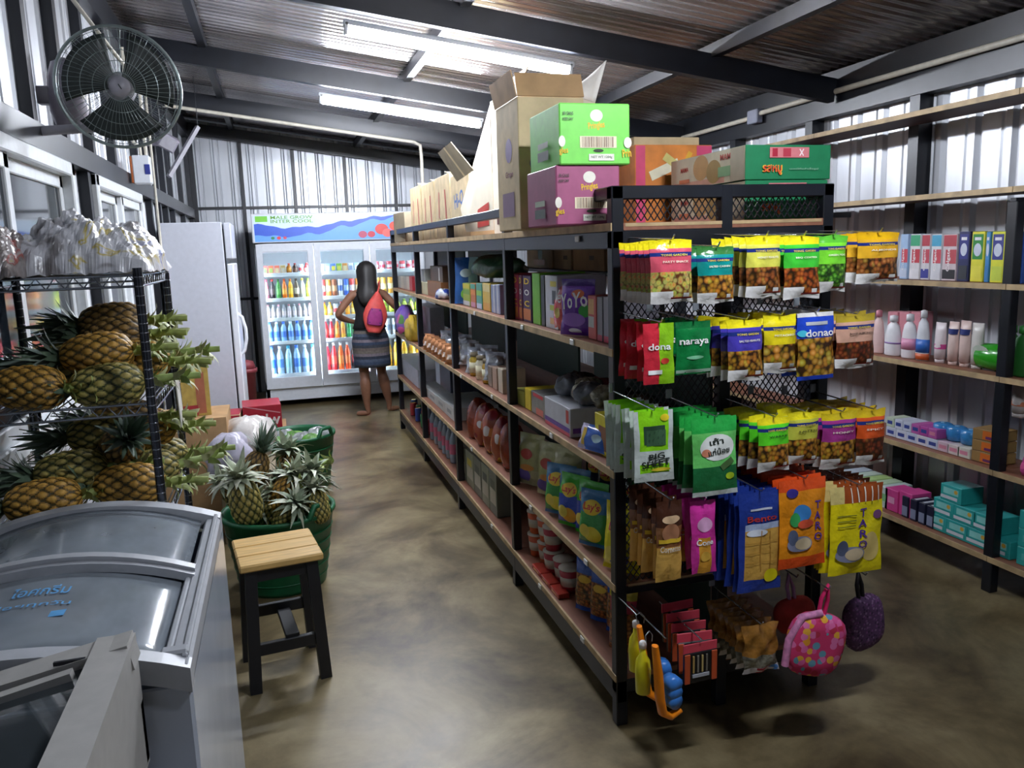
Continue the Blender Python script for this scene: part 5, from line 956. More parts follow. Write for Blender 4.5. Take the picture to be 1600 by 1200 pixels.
a.box((X1-.012, (Y0+Y1)/2, ZT+.006), (.012, Y1-Y0-.06, .012), RIM, .003); a.build('frame', fz)
for k, (ya, yb, dz) in enumerate(((Y1-.05, -.40, .0), (-.33, Y0+.04, -.014))):
    a = MB(); a.grid(lambda u, v: (X0+.05+(X1-X0-.10)*u, ya+(yb-ya)*v, ZT-.002+dz+.062*(1-(2*u-1)**2)), 14, 6, FG1); g = a.build('glass_lid', fz)
    s_ = g.modifiers.new('s', 'SOLIDIFY'); s_.thickness = .004
    if k == 0: a = MB(); arch_bar(a, -.375, .028, .022, .064, ZT+.016, RIM, X0+.03, X1-.03); arch_bar(a, -.40, .016, .02, .062, ZT+.008, RIM, X0+.03, X1-.03); a.build('lid_bar', g)
    else:
        a = MB(); BLP = mat('pale blue print', '#5aa4dc', .5, 0, .1); f_ = lambda cx, cy: (lambda x, y: (cx+x, cy+y, ZT-.009+.062*(1-(2*((cx+x)-X0-.05)/(X1-X0-.10)-1)**2)))
        a.text('ไอศกรีม', f_(-1.50, -.50), .05, BLP, .11, .01); a.text('อร่อยทุกวัน', f_(-1.51, -.575), .028, BLP, .16, .01); a.add([f_(-1.51, -.62)(-.09, -.012), f_(-1.51, -.62)(.08, -.016), f_(-1.51, -.62)(.08, .012), f_(-1.51, -.62)(-.09, .014)], [(0, 1, 2, 3)], BLP); a.build('lettering', g)
        for x in (X1-.045,): a = MB(); a.box((x, (ya+yb)/2, ZT-.005), (.012, abs(yb-ya), .016), RIM, .003); a.build('runner', g)
a = MB(); a.box((X1-.03, Y0+.05, ZT+.002), (.05, .03, .03), RIM, .005); a.build('corner_catch', fz)
# nearer chest freezer with a sloping framed lid
fn_ = thing('chest_freezer', 'nearer chest freezer at the bottom left with a thick grey lid frame', 'freezer', (0, 0, 0))
NX0, NX1, NY0, NY1 = -1.82, -1.262, -1.75, -.865
a = MB(); open_box(a, NX0, NX1-.012, NY0, NY1-.012, .05, .74, .05, CF, CFI); a.build('body', fn_)
for i in range(4): a = MB(); a.lathe([(.03, 0), (.03, .05)], BLACK, (NX0+.07+.40*(i % 2), NY0+.07+.7*(i//2), 0), 10); a.build('caster', fn_)
sl = lambda x: .95+.186*(x-NX1)
RIM2 = mat('warm grey lid frame', '#a8a6a2', .45, 0, .05)
def lid_bar(mb, p, q, w_, t_): mb.bar(p, q, w_, t_, RIM2)
a = MB()
for x in (NX0, NX1-.03): a.box((x+.015, (NY0+NY1)/2, (sl(x)+.72)/2), (.03, NY1-NY0, sl(x)-.72-.01), RIM2, .004)
a.box(((NX0+NX1)/2, NY1-.015, .79), (NX1-NX0, .03, .12), RIM2, .004); a.build('collar', fn_)
a = MB(); e = .03
lid_bar(a, (NX0, NY1-e, sl(NX0)+.0), (NX1, NY1-e, sl(NX1)), .06, .045); lid_bar(a, (NX1-e, NY0, sl(NX1-e)), (NX1-e, NY1, sl(NX1-e)), .06, .045); lid_bar(a, (NX0+e, NY0, sl(NX0+e)), (NX0+e, NY1, sl(NX0+e)), .06, .045); lid_bar(a, (NX0, NY0+e, sl(NX0)), (NX1, NY0+e, sl(NX1)), .06, .045)
lid_bar(a, (NX0+.04, NY1-.085, sl(NX0)+.004), (NX1-.08, NY1-.085, sl(NX1-.08)+.006), .02, .03); fr_ = a.build('lid_frame', fn_)
a = MB(); a.box((NX1-.09, NY1-.055, sl(NX1-.09)+.024), (.05, .006, .006), BLACK); a.build('latch', fr_)
a = MB(); a.add([(NX0+.05, NY0+.05, sl(NX0+.05)+.008), (NX1-.06, NY0+.05, sl(NX1-.06)+.008), (NX1-.06, NY1-.06, sl(NX1-.06)+.008), (NX0+.05, NY1-.06, sl(NX0+.05)+.008)], [(0, 1, 2, 3)], glass_mat('grey freezer glass', '#8a949a', .10, .25, '#707a80', .04)); a.build('glass_lid', fn_)

# ------------------------------------------------------------------ pineapples
def pine_body(key, hi, mid, lo):
    a = MB(); H_, R_ = .20, .064; A, Bn, D = (mat('pineapple '+c, c, .55, 0, .25, 60, bump=.3) for c in (hi, mid, lo))
    prof = lambda v: R_*(max(0, 1-abs(2*v-1)**2.6))**.42*(1.06-.16*v)
    bump = lambda th, v: max(abs(math.cos(6*th+13.5*v)*math.cos(6*th-13.5*v)), .0) if 0 < v < 1 else 0
    def fn(u, v): th = 2*PI*u; r = max(.012, prof(v)+.007*(bump(th, v)**.6-.6)); return (r*math.cos(th), r*math.sin(th), H_*(v-.5))
    def mf(u, v): b = bump(2*PI*u, v); return A if b > .42 else (Bn if b > .16 else D)
    a.grid(fn, 96, 54, A, mf); return a.mesh(key)
def pine_crown(key, c1, c2, L=.13, n=30, spread=1., w_=.011, droop=0.):
    a = MB(); r = random.Random(key); m1, m2 = mat('leaf '+c1, c1, .5, 0, .2, 30), mat('leaf '+c2, c2, .5, 0, .2, 30)
    for i in range(n):
        q = i*2.4; t_ = i/n; l = L*(.5+.5*r.random())*(.7+.5*t_); out = spread*(1.15-.9*t_)
        dx, dy = math.cos(q), math.sin(q); pts = []
        for j in range(5): s_ = j/4; rad = .012+l*out*.62*s_*(1+.5*s_*(1-t_)); pts.append(Vector((dx*rad, dy*rad, .025*t_+l*(s_*(1.0 if t_ > .4 else .75)-.28*s_*s_*(1-t_)-droop*s_*s_*(1.2-t_)))))
        sd = Vector((-dy, dx, 0)); vs = []
        for j, p_ in enumerate(pts): ww = w_*(1-(j/4)**1.6)+.0008; vs += [p_-sd*ww, p_+Vector((dx*-.003, dy*-.003, .0)), p_+sd*ww]
        fs = [(3*j+k_, 3*j+k_+1, 3*j+k_+4, 3*j+k_+3) for j in range(4) for k_ in (0, 1)]; a.add(vs, fs, m1 if i % 3 else m2, True)
    return a.mesh(key)
def pine_stem(key, n=18, L=.13, c='#a9b56a'):
    a = MB(); r = random.Random(key); g = mat('stalk '+c, c, .55, 0, .25, 25); p = mat('bract pale', '#c3c69a', .6, 0, .25, 25)
    a.tube([(0, 0, 0), (.004, .002, -L*.5), (.0, .004, -L)], [.016, .011, .010], g, 8)
    for i in range(n):
        q = r.uniform(0, 6.28); z = -L*(.0+.8*i/n); l = .05+.07*r.random(); dx, dy = math.cos(q), math.sin(q); sd = Vector((-dy, dx, 0)); vs = []
        for j in range(4): s_ = j/3; rad = .010+l*.5*s_; p_ = Vector((dx*rad, dy*rad, z-l*.6*s_+l*.35*s_*s_)); ww = .012*(1-s_**1.5)+.0008; vs += [p_-sd*ww, p_+sd*ww]
        a.add(vs, [(2*j, 2*j+1, 2*j+3, 2*j+2) for j in range(3)], p if i % 2 else g, True)
    return a.mesh(key)
PB = [pine_body('golden pineapple body', '#cf9f47', '#9a7230', '#4d4220'), pine_body('olive pineapple body', '#b3a25a', '#7c783c', '#3a3f24'), pine_body('brown pineapple body', '#9c7c44', '#6c552e', '#352c1c')]
PC = [pine_crown('crown a', '#566a54', '#7f8f84', .14, 38), pine_crown('crown b', '#60745f', '#93a296', .12, 38)]; PS = [pine_stem('stem a'), pine_stem('stem b', 20, .16, '#9aae62')]
WILT = [pine_crown('wilted crown a', '#a3ac92', '#d8dac6', .125, 40, 1.7, .020, .75), pine_crown('wilted crown b', '#8f9c84', '#c6ccb4', .14, 38, 2.0, .022, .9)]
def pineapple(label, p, rot, k=0, s_=1., group=None, stem=True, crown=None):
    t = thing('pineapple', label, 'pineapple', p, rot, group); t.scale = (s_, s_, s_)
    put(PB[k], 'fruit', t); put(crown or PC[k % 2], 'crown', t, (0, 0, .094))
    if stem: put(PS[k % 2], 'stem', t, (0, 0, -.094))
    return t
LEFT = (0, -PI/2, 0)
GPM, GPL = 'pineapples on the middle wire shelf', 'pineapples on the lower wire shelf'
def lay(label, px, py, Y, k, group, yaw=0., s_=1.): p = at(px, py, 1, Y); return pineapple(label, p, (U(-.3, .3), -PI/2+U(-.06, .06), yaw), k, s_, group)
lay('golden pineapple lying on top of the pile, crown towards the left', 152, 553, .33, 0, GPM, .06); lay('orange-ripe pineapple at the far left of the middle wire shelf', 45, 606, .24, 0, GPM, -.05); lay('green-yellow pineapple lying below the golden topmost one', 168, 602, .25, 1, GPM, .03); lay('brownish pineapple half hidden behind the topmost golden one', 178, 524, .52, 2, GPM, .1)
lay('olive pineapple lying in the middle of the lower wire shelf', 112, 737, .30, 1, GPL, -.04); lay('yellowish pineapple lying behind the front post, lower wire shelf', 202, 757, .26, 0, GPL, .05); lay('bright orange pineapple at the bottom left above the freezer', 68, 783, .22, 0, GPL, -.12)
p = at(190, 700, 1, .36); pineapple('brown pineapple with its cut end towards the aisle, lower wire shelf', p, (1.1, .0, .4), 2, 1., GPL, False)
lay('dark pineapple in shade just under the middle wire shelf', 195, 655, .50, 2, GPL, .08)
for i, (x, y, z, k, yw) in enumerate(((-1.44, .60, 1.275, 1, .1), (-1.50, .56, 1.40, 2, -.1), (-1.42, .42, 1.285, 0, .05), (-1.66, .52, 1.28, 1, 0), (-1.42, .62, .93, 1, -.05), (-1.44, .54, 1.05, 0, .12), (-1.60, .58, .93, 2, 0), (-1.43, .44, .93, 1, .08))):
    pineapple('pineapple at the %s shelf back, stalk out to the aisle, %s from window' % (('middle', 'lower')[i > 3], ORD[(1, 2, 3, 0, 1, 2, 0, 3)[i]]), (x, y, z), (U(-.4, .4), -PI/2+.05*((i % 3)-1), yw), k, 1., (GPM, GPL)[i > 3])
for i, (x, y, z, k) in enumerate(((-1.58, .40, 1.29, 1), (-1.62, .36, .95, 2), (-1.55, .46, 1.06, 1))): pineapple('shaded pineapple in the middle of the %s wire shelf, crown to the window%s' % (('middle', 'lower', 'lower')[i], ('', ', below', ', above')[i]), (x, y, z), (.2*i, -PI/2, -.1), k, 1., (GPM, GPL)[i > 0])
# chrome wire rack that carries them
CH = mat('chrome wire', '#8f949c', .22, .9, .2, 30); wr_ = thing('wire_rack', 'chrome wire rack full of pineapples by the window', 'rack')
RX0, RX1, RY0, RY1 = -1.80, -1.345, .12, .70
for x in (RX0, RX1):
    for y in (RY0, RY1):
        a = MB(); a.tube([(x, y, 0), (x, y, 1.575)], .0125, mat('dark chrome post', '#4a4d55', .25, .8, .2, 30), 10); ps = a.build('post', wr_)
        a = MB()
        for k in range(60): a.lathe([(.0132, 0), (.0132, .003)], CH, (x, y, .05+.0254*k), 8)
        o = a.build('groove', ps); o['kind'] = 'stuff'
for z in (.20, .855, 1.20, 1.555):
    a = MB(); e = .005
    for zz in (z, z-.03):
        a.tube([(RX0, RY0, zz), (RX1, RY0, zz)], .004, CH, 6); a.tube([(RX0, RY1, zz), (RX1, RY1, zz)], .004, CH, 6); a.tube([(RX0, RY0, zz), (RX0, RY1, zz)], .004, CH, 6); a.tube([(RX1, RY0, zz), (RX1, RY1, zz)], .004, CH, 6)
    for k in range(18): x = RX0+(RX1-RX0)*(k+.5)/18; a.tube([(x, RY0, z), (x, RY1, z)], .0022, CH, 5)
    for k in range(10):
        x = RX0+(RX1-RX0)*k/10; dx = (RX1-RX0)/20; a.tube([(x, RY0, z-.03), (x+dx, RY0, z), (x+2*dx, RY0, z-.03)], .0022, CH, 5)
    for k in range(12):
        y = RY0+(RY1-RY0)*k/12; dy = (RY1-RY0)/24; a.tube([(RX1, y, z-.03), (RX1, y+dy, z), (RX1, y+2*dy, z-.03)], .0022, CH, 5)
    a.build('wire_shelf', wr_)
a = MB(); a.box((RX1+.035, .44, 1.15), (.004, .075, .16), W2, .001, rx(.22)); tag(a.build('price_tag', None, (0, 0, 0), None), 'white paper tag hanging from the side of the pineapple rack', 'tag')
# crumpled plastic and paper bundles on its top
def patch_mat(name, stops, scale):
    """crumpled printed film: a noise cut into patches of a few colours"""
    ma = mat(name, stops[0][1], .28, 0, .1, 20, bump=.5, bscale=26); nt = ma.node_tree; b = nt.nodes['Principled BSDF']; tc = [n for n in nt.nodes if n.type == 'TEX_COORD'][0]
    nz = nt.nodes.new('ShaderNodeTexNoise'); nz.inputs['Scale'].default_value = scale; nz.inputs['Detail'].default_value = 3; nz.inputs['Distortion'].default_value = .8; nt.links.new(tc.outputs['Object'], nz.inputs['Vector'])
    cr = nt.nodes.new('ShaderNodeValToRGB'); e = cr.color_ramp.elements; e[0].position = 0; e[0].color = lin(stops[0][1]); e[1].position = stops[-1][0]; e[1].color = lin(stops[-1][1])
    for p_, c in stops[1:-1]: q = e.new(p_); q.color = lin(c)
    nt.links.new(nz.outputs[0], cr.inputs[0]); nt.links.new(cr.outputs[0], b.inputs['Base Color']); return ma
def crumple(name, label, c, sx, sy, sz, seed, stops):
    r = random.Random(seed); ph = [r.uniform(0, 6.28) for _ in range(8)]; ma = patch_mat('crumpled '+name, stops, 9); a = MB()
    tri = lambda x: abs((x/PI) % 2-1)*2-1
    def fn(u, v):
        x, y = 2*u-1, 2*v-1; e = max(0, 1-abs(x)**2.6)*max(0, 1-abs(y)**2.6); n_ = .20*tri(5*x+ph[0]+3*y)+.18*tri(9*y+ph[1]-4*x)+.14*tri(14*x+8*y+ph[2])+.12*tri(23*x-17*y+ph[3])+.08*tri(37*x+29*y+ph[4])
        return (x*sx*(1+.10*n_), y*sy*(1+.12*n_), sz*(e**.5)*(1+.5*n_)+(.004 if e > .02 else .004-.025*abs(n_)))
    a.grid(fn, 60, 40, ma); a.sm = [False]*len(a.sm); o = a.build(name, None, c); s_ = o.modifiers.new('s', 'SOLIDIFY'); s_.thickness = .003; s_.offset = 1; return tag(o, label, 'bundle')
crumple('white_bundle', 'crumpled white plastic bundle with yellow and blue print on the rack top', (-1.52, .42, 1.562), .20, .24, .145, 4, [(0, '#6f6a6a'), (.36, '#8f8c8e'), (.42, '#c4c4ca'), (.56, '#d6d6da'), (.60, '#c8b23a'), (.62, '#d2d2d8'), (.69, '#4a58a0'), (.72, '#cfcfd6')])
crumple('grey_bundle', 'crumpled grey-brown plastic bundle at the left of the rack top', (-1.74, .24, 1.562), .11, .20, .12, 9, [(0, '#4a4340'), (.38, '#7a716e'), (.5, '#a39a98'), (.58, '#8a827e'), (.62, '#a84a40'), (.65, '#bdb6b4'), (.72, '#c8b43a')])

# ------------------------------------------------------------------ green tubs with pineapples
TUBG = mat('green rubber', '#14603a', .45, 0, .12, 18)
def tub(label, c, R_, rb_, h, inside=True):
    t = thing('green_tub', label, 'tub', (c[0], c[1], 0), (0, 0, .5)); a = MB()
    a.lathe([(.001, .0), (rb_, .0), (rb_*1.02, .02), (R_*.985, h*.94), (R_*1.03, h*.95), (R_*1.03, h), (R_*.96, h), (R_*.95, h*.93), (rb_*.97, .03), (.001, .03)], TUBG, n=32); a.build('wall', t)
    for s_ in (-1, 1):
        a = MB(); a.tube([(s_*R_*.55, -s_*R_*.86, h*.98), (s_*R_*.45, -s_*R_*.93, h+.05), (s_*R_*.15, -s_*R_*1.02, h+.05), (s_*R_*.05, -s_*R_*1.01, h*.98)], .014, TUBG, 8); a.build('handle', t)
    for k in range(5): a = MB(); z = h*(.15+.15*k); r = rb_+(R_-rb_)*z/h; a.tube([(r*1.004*math.cos(q*PI/16), r*1.004*math.sin(q*PI/16), z) for q in range(32)], .004, TUBG, 5, closed=True); a.build('rib', t)
tub('green rubber tub heaped with pineapples behind the wooden stool', (-1.06, 1.67), .265, .205, .38); tub('green rubber tub of wrapped greens further back in the aisle', (-.93, 3.36), .255, .20, .38); tub('green rubber tub half hidden between the rack and the heaped tub', (-1.60, 1.62), .22, .18, .34)
GT1 = 'pineapples heaped in the near green tub'
heap = [((-1.20, 1.52, .47), (.12, -.12, 0), 1, 1.15, 'upright olive pineapple at the front left of the near tub'), ((-1.16, 1.72, .56), (.2, .35, .4), 2, 1.05, 'brown pineapple lying highest in the near tub'), ((-1.25, 1.68, .46), (.1, -.6, .3), 2, .9, 'dark pineapple at the left rim of the near tub'), ((-.93, 1.60, .45), (-.2, .35, .2), 1, 1., 'pineapple at the right rim of the near tub'), ((-1.03, 1.60, .46), (.5, .2, 1.2), 0, 1., 'pineapple under leaves in the middle of the near tub'), ((-1.0, 1.84, .50), (-.3, .2, .5), 2, 1., 'pineapple at the back of the near tub')]
for i, (p, r, k, s_, lb) in enumerate(heap): pineapple(lb, p, r, k, s_, GT1, False, PC[0] if i == 1 else WILT[i % 2])
rr = random.Random(5)
for i in range(11):
    q = i*2.4+.3; d_ = .05+.0145*i; X_ = -1.0+d_*math.cos(q)*.95; Y_ = 1.64+d_*math.sin(q)*.9
    pineapple('pineapple sunk in the near tub under wilted pale leaves, %s from its middle' % ORD[i], (X_, Y_, .405+rr.uniform(0, .06)-.25*d_), (rr.uniform(-.5, .5), rr.uniform(-.2, .6), rr.uniform(0, 6)), i % 3, .82, GT1, False, WILT[i % 2])
for i in range(4):
    o = put(PS[i % 2], 'pineapple_stalk', None, (-.93+.05*i, 1.55+.1*i, .50+.015*i), (.5, 2.5-.3*i, .4*i)); tag(o, 'thick cut pineapple stalk sticking up from the near tub, %s from left' % ORD[i], 'stalk', 'cut stalks in the near tub')
for i in range(6):
    o = lumpy('wrapped_greens', 'plastic-wrapped greens in the far tub, %s from left' % ORD[i], 'vegetable', (-1.06+.055*i, 3.30+.07*((i*3) % 4)-.05, .25), (.085, .085, .08), glass_mat('x', '#fff') if False else (mat('grey film wrap', '#a3a8a8', .2, .1, .25, 18, bump=.5, bscale=30) if i % 2 else mat('leaf greens', '#5f9a34', .5, 0, .35, 18, bump=.5)), 90+i, group='wrapped greens in the far tub')

# ------------------------------------------------------------------ cartons, bags and bin by the upright freezer
RC = mat('red beer carton', '#b0283a', .4, 0, .08)
pr = [('F', 'text', .0, -.015, .25, .085, C('#e8e0e0'), 'Budw'), ('F', 'rect', 0, .06, .26, .006, C('#d8a0a8'), -.25)]
box('brown_carton', 'plain brown carton carrying the two red beer cartons', 'box', (-1.27, 4.02-.06, .165), (.55, .36, .33), CARD)
box('beer_carton', 'red beer carton with white script, right of the two', 'box', (-1.165, 3.94, .42), (.27, .3, .18), RC, pr, .05); box('beer_carton', 'red-topped pale beer carton, left of the two', 'box', (-1.42, 3.86, .40), (.23, .26, .14), CARDP, [('T', 'rect', 0, 0, .22, .25, RC), ('F', 'rect', 0, .05, .22, .03, RC)], -.04)
box('tall_yellow_carton', 'tall open yellow-brown carton standing beside the upright freezer', 'box', (-1.50, 2.72, .845), (.16, .22, .31), mat('yellow carton', '#b89a4c', .6, 0, .12), [('F', 'rect', .03, -.02, .05, .24, C('#a8644a')), ('R', 'rect', 0, 0, .16, .2, C('#a8803c')), ('F', 'rect', -.03, -.12, .08, .06, C('#a02c34'))], .15)
box('brown_carton', 'large brown carton under the tall yellow one', 'box', (-1.52, 2.72, .345), (.40, .40, .69), CARD); box('brown_carton', 'low brown carton under the white carrier bags', 'box', (-1.22, 2.52, .20), (.30, .40, .40), CARDG)
CB = mat('thin white carrier film', '#cfc9c4', .3, 0, .12, 14, bump=.5, bscale=22)
lumpy('carrier_bag', 'bulging white carrier bag, upper one on the low carton', 'bag', (-1.21, 2.62, .44), (.16, .15, .13), CB, 71); lumpy('carrier_bag', 'white carrier bag with blue hem hanging nearer the pineapple rack', 'bag', (-1.30, 2.30, .40), (.12, .13, .14), mat('lilac white film', '#b4b0c0', .3, 0, .15, 14, bump=.5, bscale=22), 72)
t = thing('red_bin', 'narrow dull red plastic bin between the two fridges', 'bin', (-1.31, 5.25, 0)); BN = mat('dull red plastic', '#8a3a42', .5, 0, .08)
a = MB(); a.lathe([(.06, 0), (.085, .56), (.10, .565), (.10, .60), (.088, .60), (.08, .55)], BN, n=20); a.build('body', t); a = MB(); a.lathe([(.09, .60), (.07, .66), (.001, .68)], BN, n=20); a.build('lid', t)

# ------------------------------------------------------------------ stool
WD = mat('pale pine', '#d0aa68', .45, 0, .14, 8, stretch=(1, 9, 1)); SB_ = mat('black stained wood', '#17181d', .5, 0, .15, 12)
st = thing('wooden_stool', 'small stool with a pale wooden seat on black legs', 'stool', (-1.062, .785, 0), (0, 0, .13)); SH = .50
for i in range(3): a = MB(); a.box((0, -.105+.105*i, SH-.014), (.30, .1035, .028), WD, .006); a.build('seat_plank', st)
LG4 = [(-.115, -.12), (.115, -.12), (-.115, .12), (.115, .12)]
for x, y in LG4: a = MB(); a.bar((x*1.12, y*1.12, 0), (x*.95, y*.95, SH-.028), .042, .042, SB_); a.build('leg', st)
for s_ in (-1, 1):
    a = MB(); a.box((0, s_*.114, SH-.055), (.21, .024, .05), SB_, .002); a.build('apron', st); a = MB(); a.box((s_*.11, 0, SH-.055), (.024, .21, .05), SB_, .002); a.build('apron', st)
    a = MB(); a.box((0, s_*.128, .16 if s_ < 0 else .20), (.22, .022, .045), SB_, .002); a.build('stretcher', st)
a = MB(); a.box((.02, 0, .185), (.05, .25, .022), SB_, .002); a.build('stretcher', st)
st2 = thing('wooden_stool', 'second stool with black legs mostly hidden behind the freezer corner', 'stool', (-1.33, .34+.32, 0), (0, 0, .1))
st2.location = (-1.0, 1.12, 0) if False else (-1.56, 1.12, 0)
for i in range(3): a = MB(); a.box((0, -.105+.105*i, SH-.014), (.30, .1035, .028), WD, .006); a.build('seat_plank', st2)
for x, y in LG4: a = MB(); a.bar((x*1.12, y*1.12, 0), (x*.95, y*.95, SH-.028), .042, .042, SB_); a.build('leg', st2)

# ------------------------------------------------------------------ wall fan
fanp = at(187, 137, 1, 1.12); FANM = mat('grey fan plastic', '#9a98a0', .4, 0, .06); WIRE = mat('fan guard wire', '#8a9694', .3, .5, .1); BLD = mat('smoked fan blade', '#1f2826', .45, 0, .1)
fan = thing('wall_fan', 'round grey wall fan with a wire guard below the roof', 'fan', fanp, (PI/2+.12, 0, .16))
a = MB(); RR = .212
for k, (r, z) in enumerate(((.05, .055), (.09, .052), (.13, .045), (.17, .03), (.20, .012))): a.tube([(r*math.cos(q*PI/20), r*math.sin(q*PI/20), z) for q in range(40)], .0012, WIRE, 4, closed=True)
for k in range(60): q = 2*PI*k/60; a.tube([(.03*math.cos(q), .03*math.sin(q), .055), (.12*math.cos(q+.1), .12*math.sin(q+.1), .047), (.19*math.cos(q+.15), .19*math.sin(q+.15), .02), (RR*math.cos(q+.16), RR*math.sin(q+.16), 0)], .0007, WIRE, 4, caps=False)
for k in range(30): q = 2*PI*k/30; a.tube([(.06*math.cos(q), .06*math.sin(q), -.06), (.16*math.cos(q), .16*math.sin(q), -.05), (RR*math.cos(q), RR*math.sin(q), 0)], .0007, WIRE, 4, caps=False)
o = a.build('guard', fan); o['kind'] = 'stuff'
a = MB(); a.tube([(RR*math.cos(q*PI/24), RR*math.sin(q*PI/24), 0) for q in range(48)], .006, WIRE, 8, closed=True); a.build('guard_ring', fan)
a = MB(); a.lathe([(.036, .055), (.036, .066), (.001, .068)], FANM, n=20); a.build('badge', fan); a = MB(); a.box((0, 0, .069), (.003, .02, .002), BLD, 0, rz(.5)); a.build('badge_mark', fan)
for k in range(3):
    q0 = 2*PI*k/3+.5; a = MB(); a.grid(lambda u, v: ((.03+.16*u)*math.cos(q0+(v-.5)*(1.5+.2*u)), (.03+.16*u)*math.sin(q0+(v-.5)*(1.5+.2*u)), .025*(v-.5)+.002), 8, 8, BLD); b = a.build('blade', fan); s_ = b.modifiers.new('s', 'SOLIDIFY'); s_.thickness = .003
a = MB(); a.lathe([(.03, .03), (.05, -.01), (.06, -.06), (.055, -.12), (.02, -.14)], FANM, n=18); a.build('motor', fan)
a = MB(); a.tube([(0, 0, -.09), (0, -.08, -.12), (-.08, -.14, -.16), (-.30, -.16, -.20)], .018, FANM, 10); a.build('arm', fan)
def wallthing(name, label, cat, fn):
    a = MB(); fn(a); return tag(a.build(name), label, cat)
t = thing('wall_cover', 'long grey oval plastic housing on the left wall beside the fan', 'housing', (XL+.12, 1.50, 2.26)); a = MB(); a.lathe([(.001, -.15), (.05, -.135), (.072, -.06), (.075, .0), (.07, .07), (.05, .13), (.001, .15)], mat('lilac grey plastic', '#8f8a96', .35, 0, .05), n=18, sy=.8); a.build('shell', t); a = MB(); a.box((-.06, 0, 0), (.10, .05, .07), FANM, .004); a.build('mount', t); a = MB(); a.box((.062, -.03, .0), (.006, .02, .03), W2, .002, rz(-.5)); a.build('sticker', t)
t = thing('breaker_box', 'white breaker box on the left wall with an orange side', 'box', (XL+.13, 3.30, 2.14)); a = MB(); a.box((0, 0, 0), (.10, .09, .17), FW_, .006); a.build('case', t); a = MB(); a.box((-.056, 0, 0), (.012, .085, .16), mat('orange card', '#a85a2a', .6), .002); a.build('side_card', t); a = MB(); a.box((.035, -.047, .0), (.03, .006, .06), C('#2f3a8a'), .001); a.build('switch', t)
def cable(label, pts, r=.010, ma=None): a = MB(); a.tube(pts, r, ma or CON, 8); tag(a.build('conduit_pipe'), label, 'pipe')
cable('cream conduit bending down to the left of the breaker box', [(XL+.09, 3.28, roof(XL)-.2), (XL+.09, 3.28, 2.36), (XL+.10, 3.28, 2.30), (XL+.13, 3.28, 2.28), (XL+.13, 3.29, 2.222)]); cable('cream conduit running straight down into the breaker box', [(XL+.16, 3.30, roof(XL)-.2), (XL+.16, 3.30, 2.222)])
cable('cream conduit on the left wall past the breaker box', [(XL+.10, 4.05, roof(XL)-.25), (XL+.10, 4.05, 2.0), (XL+.10, 4.05, 1.2)], .009); cable('cream conduit crossing the upper left corner behind the fan', [tuple(at(108, -8, 1, 1.3)), tuple(at(172, 75, 1, 1.3)), tuple(at(196, 104, 1, 1.6))], .008)
t = thing('wall_speaker', 'small grey box speaker on a bracket in the far left corner', 'speaker', tuple(at(262, 222, 1, 4.6)), (.3, .5, .3)); a = MB(); a.box((0, 0, 0), (.13, .13, .11), mat('lilac grey plastic', '#8f8a96'), .008); a.build('case', t); a = MB(); a.box((0, -.067, 0), (.11, .006, .09), FANM, .003); a.build('grille', t); a = MB(); a.tube([(-.05, .0, -.04), (-.16, .05, -.12), (-.22, .06, -.14)], .02, mat('lilac grey plastic'), 8); a.build('bracket', t)
a = MB(); pa, pb = at(309, 198, 1, 5.1), at(264, 276, 1, 4.9); cb = thing('corner_batten', 'slanting grey batten in the far left corner under the roof', 'batten'); a.bar(tuple(pa), tuple(pb), .035, .03, FANM); a.build('bar', cb)
for p_ in (pa, pb): a = MB(); a.tube([tuple(p_), (p_.x, p_.y, roof(p_.x)+.05)], .003, BLACK, 6); a.build('hanger', cb)

# ------------------------------------------------------------------ the shopper
SKIN = mat('skin', '#8a5f48', .5, 0, .06); HAIR = mat('black hair', '#15110f', .55, 0, .3, 60, stretch=(1, 1, .1)); TOP = mat('black cotton top', '#17171c', .85, 0, .15, 40)
per = thing('person', 'shopper seen from behind in a black sleeveless top and striped skirt', 'person', (-.15, 5.62, 0))
J = {}; V_, E_, R_ = [], [], []
def jt(n, p, r, frm=None, r2=None):
    J[n] = len(V_); V_.append(p); R_.append((r, r2 or r))
    if frm: E_.append((J[frm], J[n]))
jt('pelvis', (0, 0, .79), .115, None, .09); jt('waist', (0, 0, .94), .095, 'pelvis', .075); jt('chest', (0, .01, 1.10), .115, 'waist', .085); jt('upper', (0, .0, 1.19), .085, 'chest', .065); jt('neck', (0, .012, 1.265), .040, 'upper'); jt('jaw', (0, .03, 1.33), .062, 'neck', .066); jt('skull', (0, .02, 1.41), .074, 'jaw', .085); jt('crown', (0, .015, 1.47), .045, 'skull', .05)
jt('nose', (0, .115, 1.385), .012, 'skull')
for s_, n in ((-1, 'l'), (1, 'r')):
    jt('ear'+n, (s_*.082, .01, 1.385), .012, 'skull')
    jt('sh'+n, (s_*.15, 0, 1.195), .046, 'upper')
jt('ell', (-.30, -.02, 1.01), .035, 'shl'); jt('fal', (-.26, .05, .97), .036, 'ell'); jt('wrl', (-.17, .12, .93), .024, 'fal'); jt('pal', (-.12, .15, .92), .028, 'wrl', .014)
jt('elr', (.255, -.03, 1.06), .035, 'shr'); jt('far', (.30, .0, 1.03), .035, 'elr'); jt('wrr', (.385, .03, .985), .023, 'far'); jt('par', (.43, .03, .97), .028, 'wrr', .014)
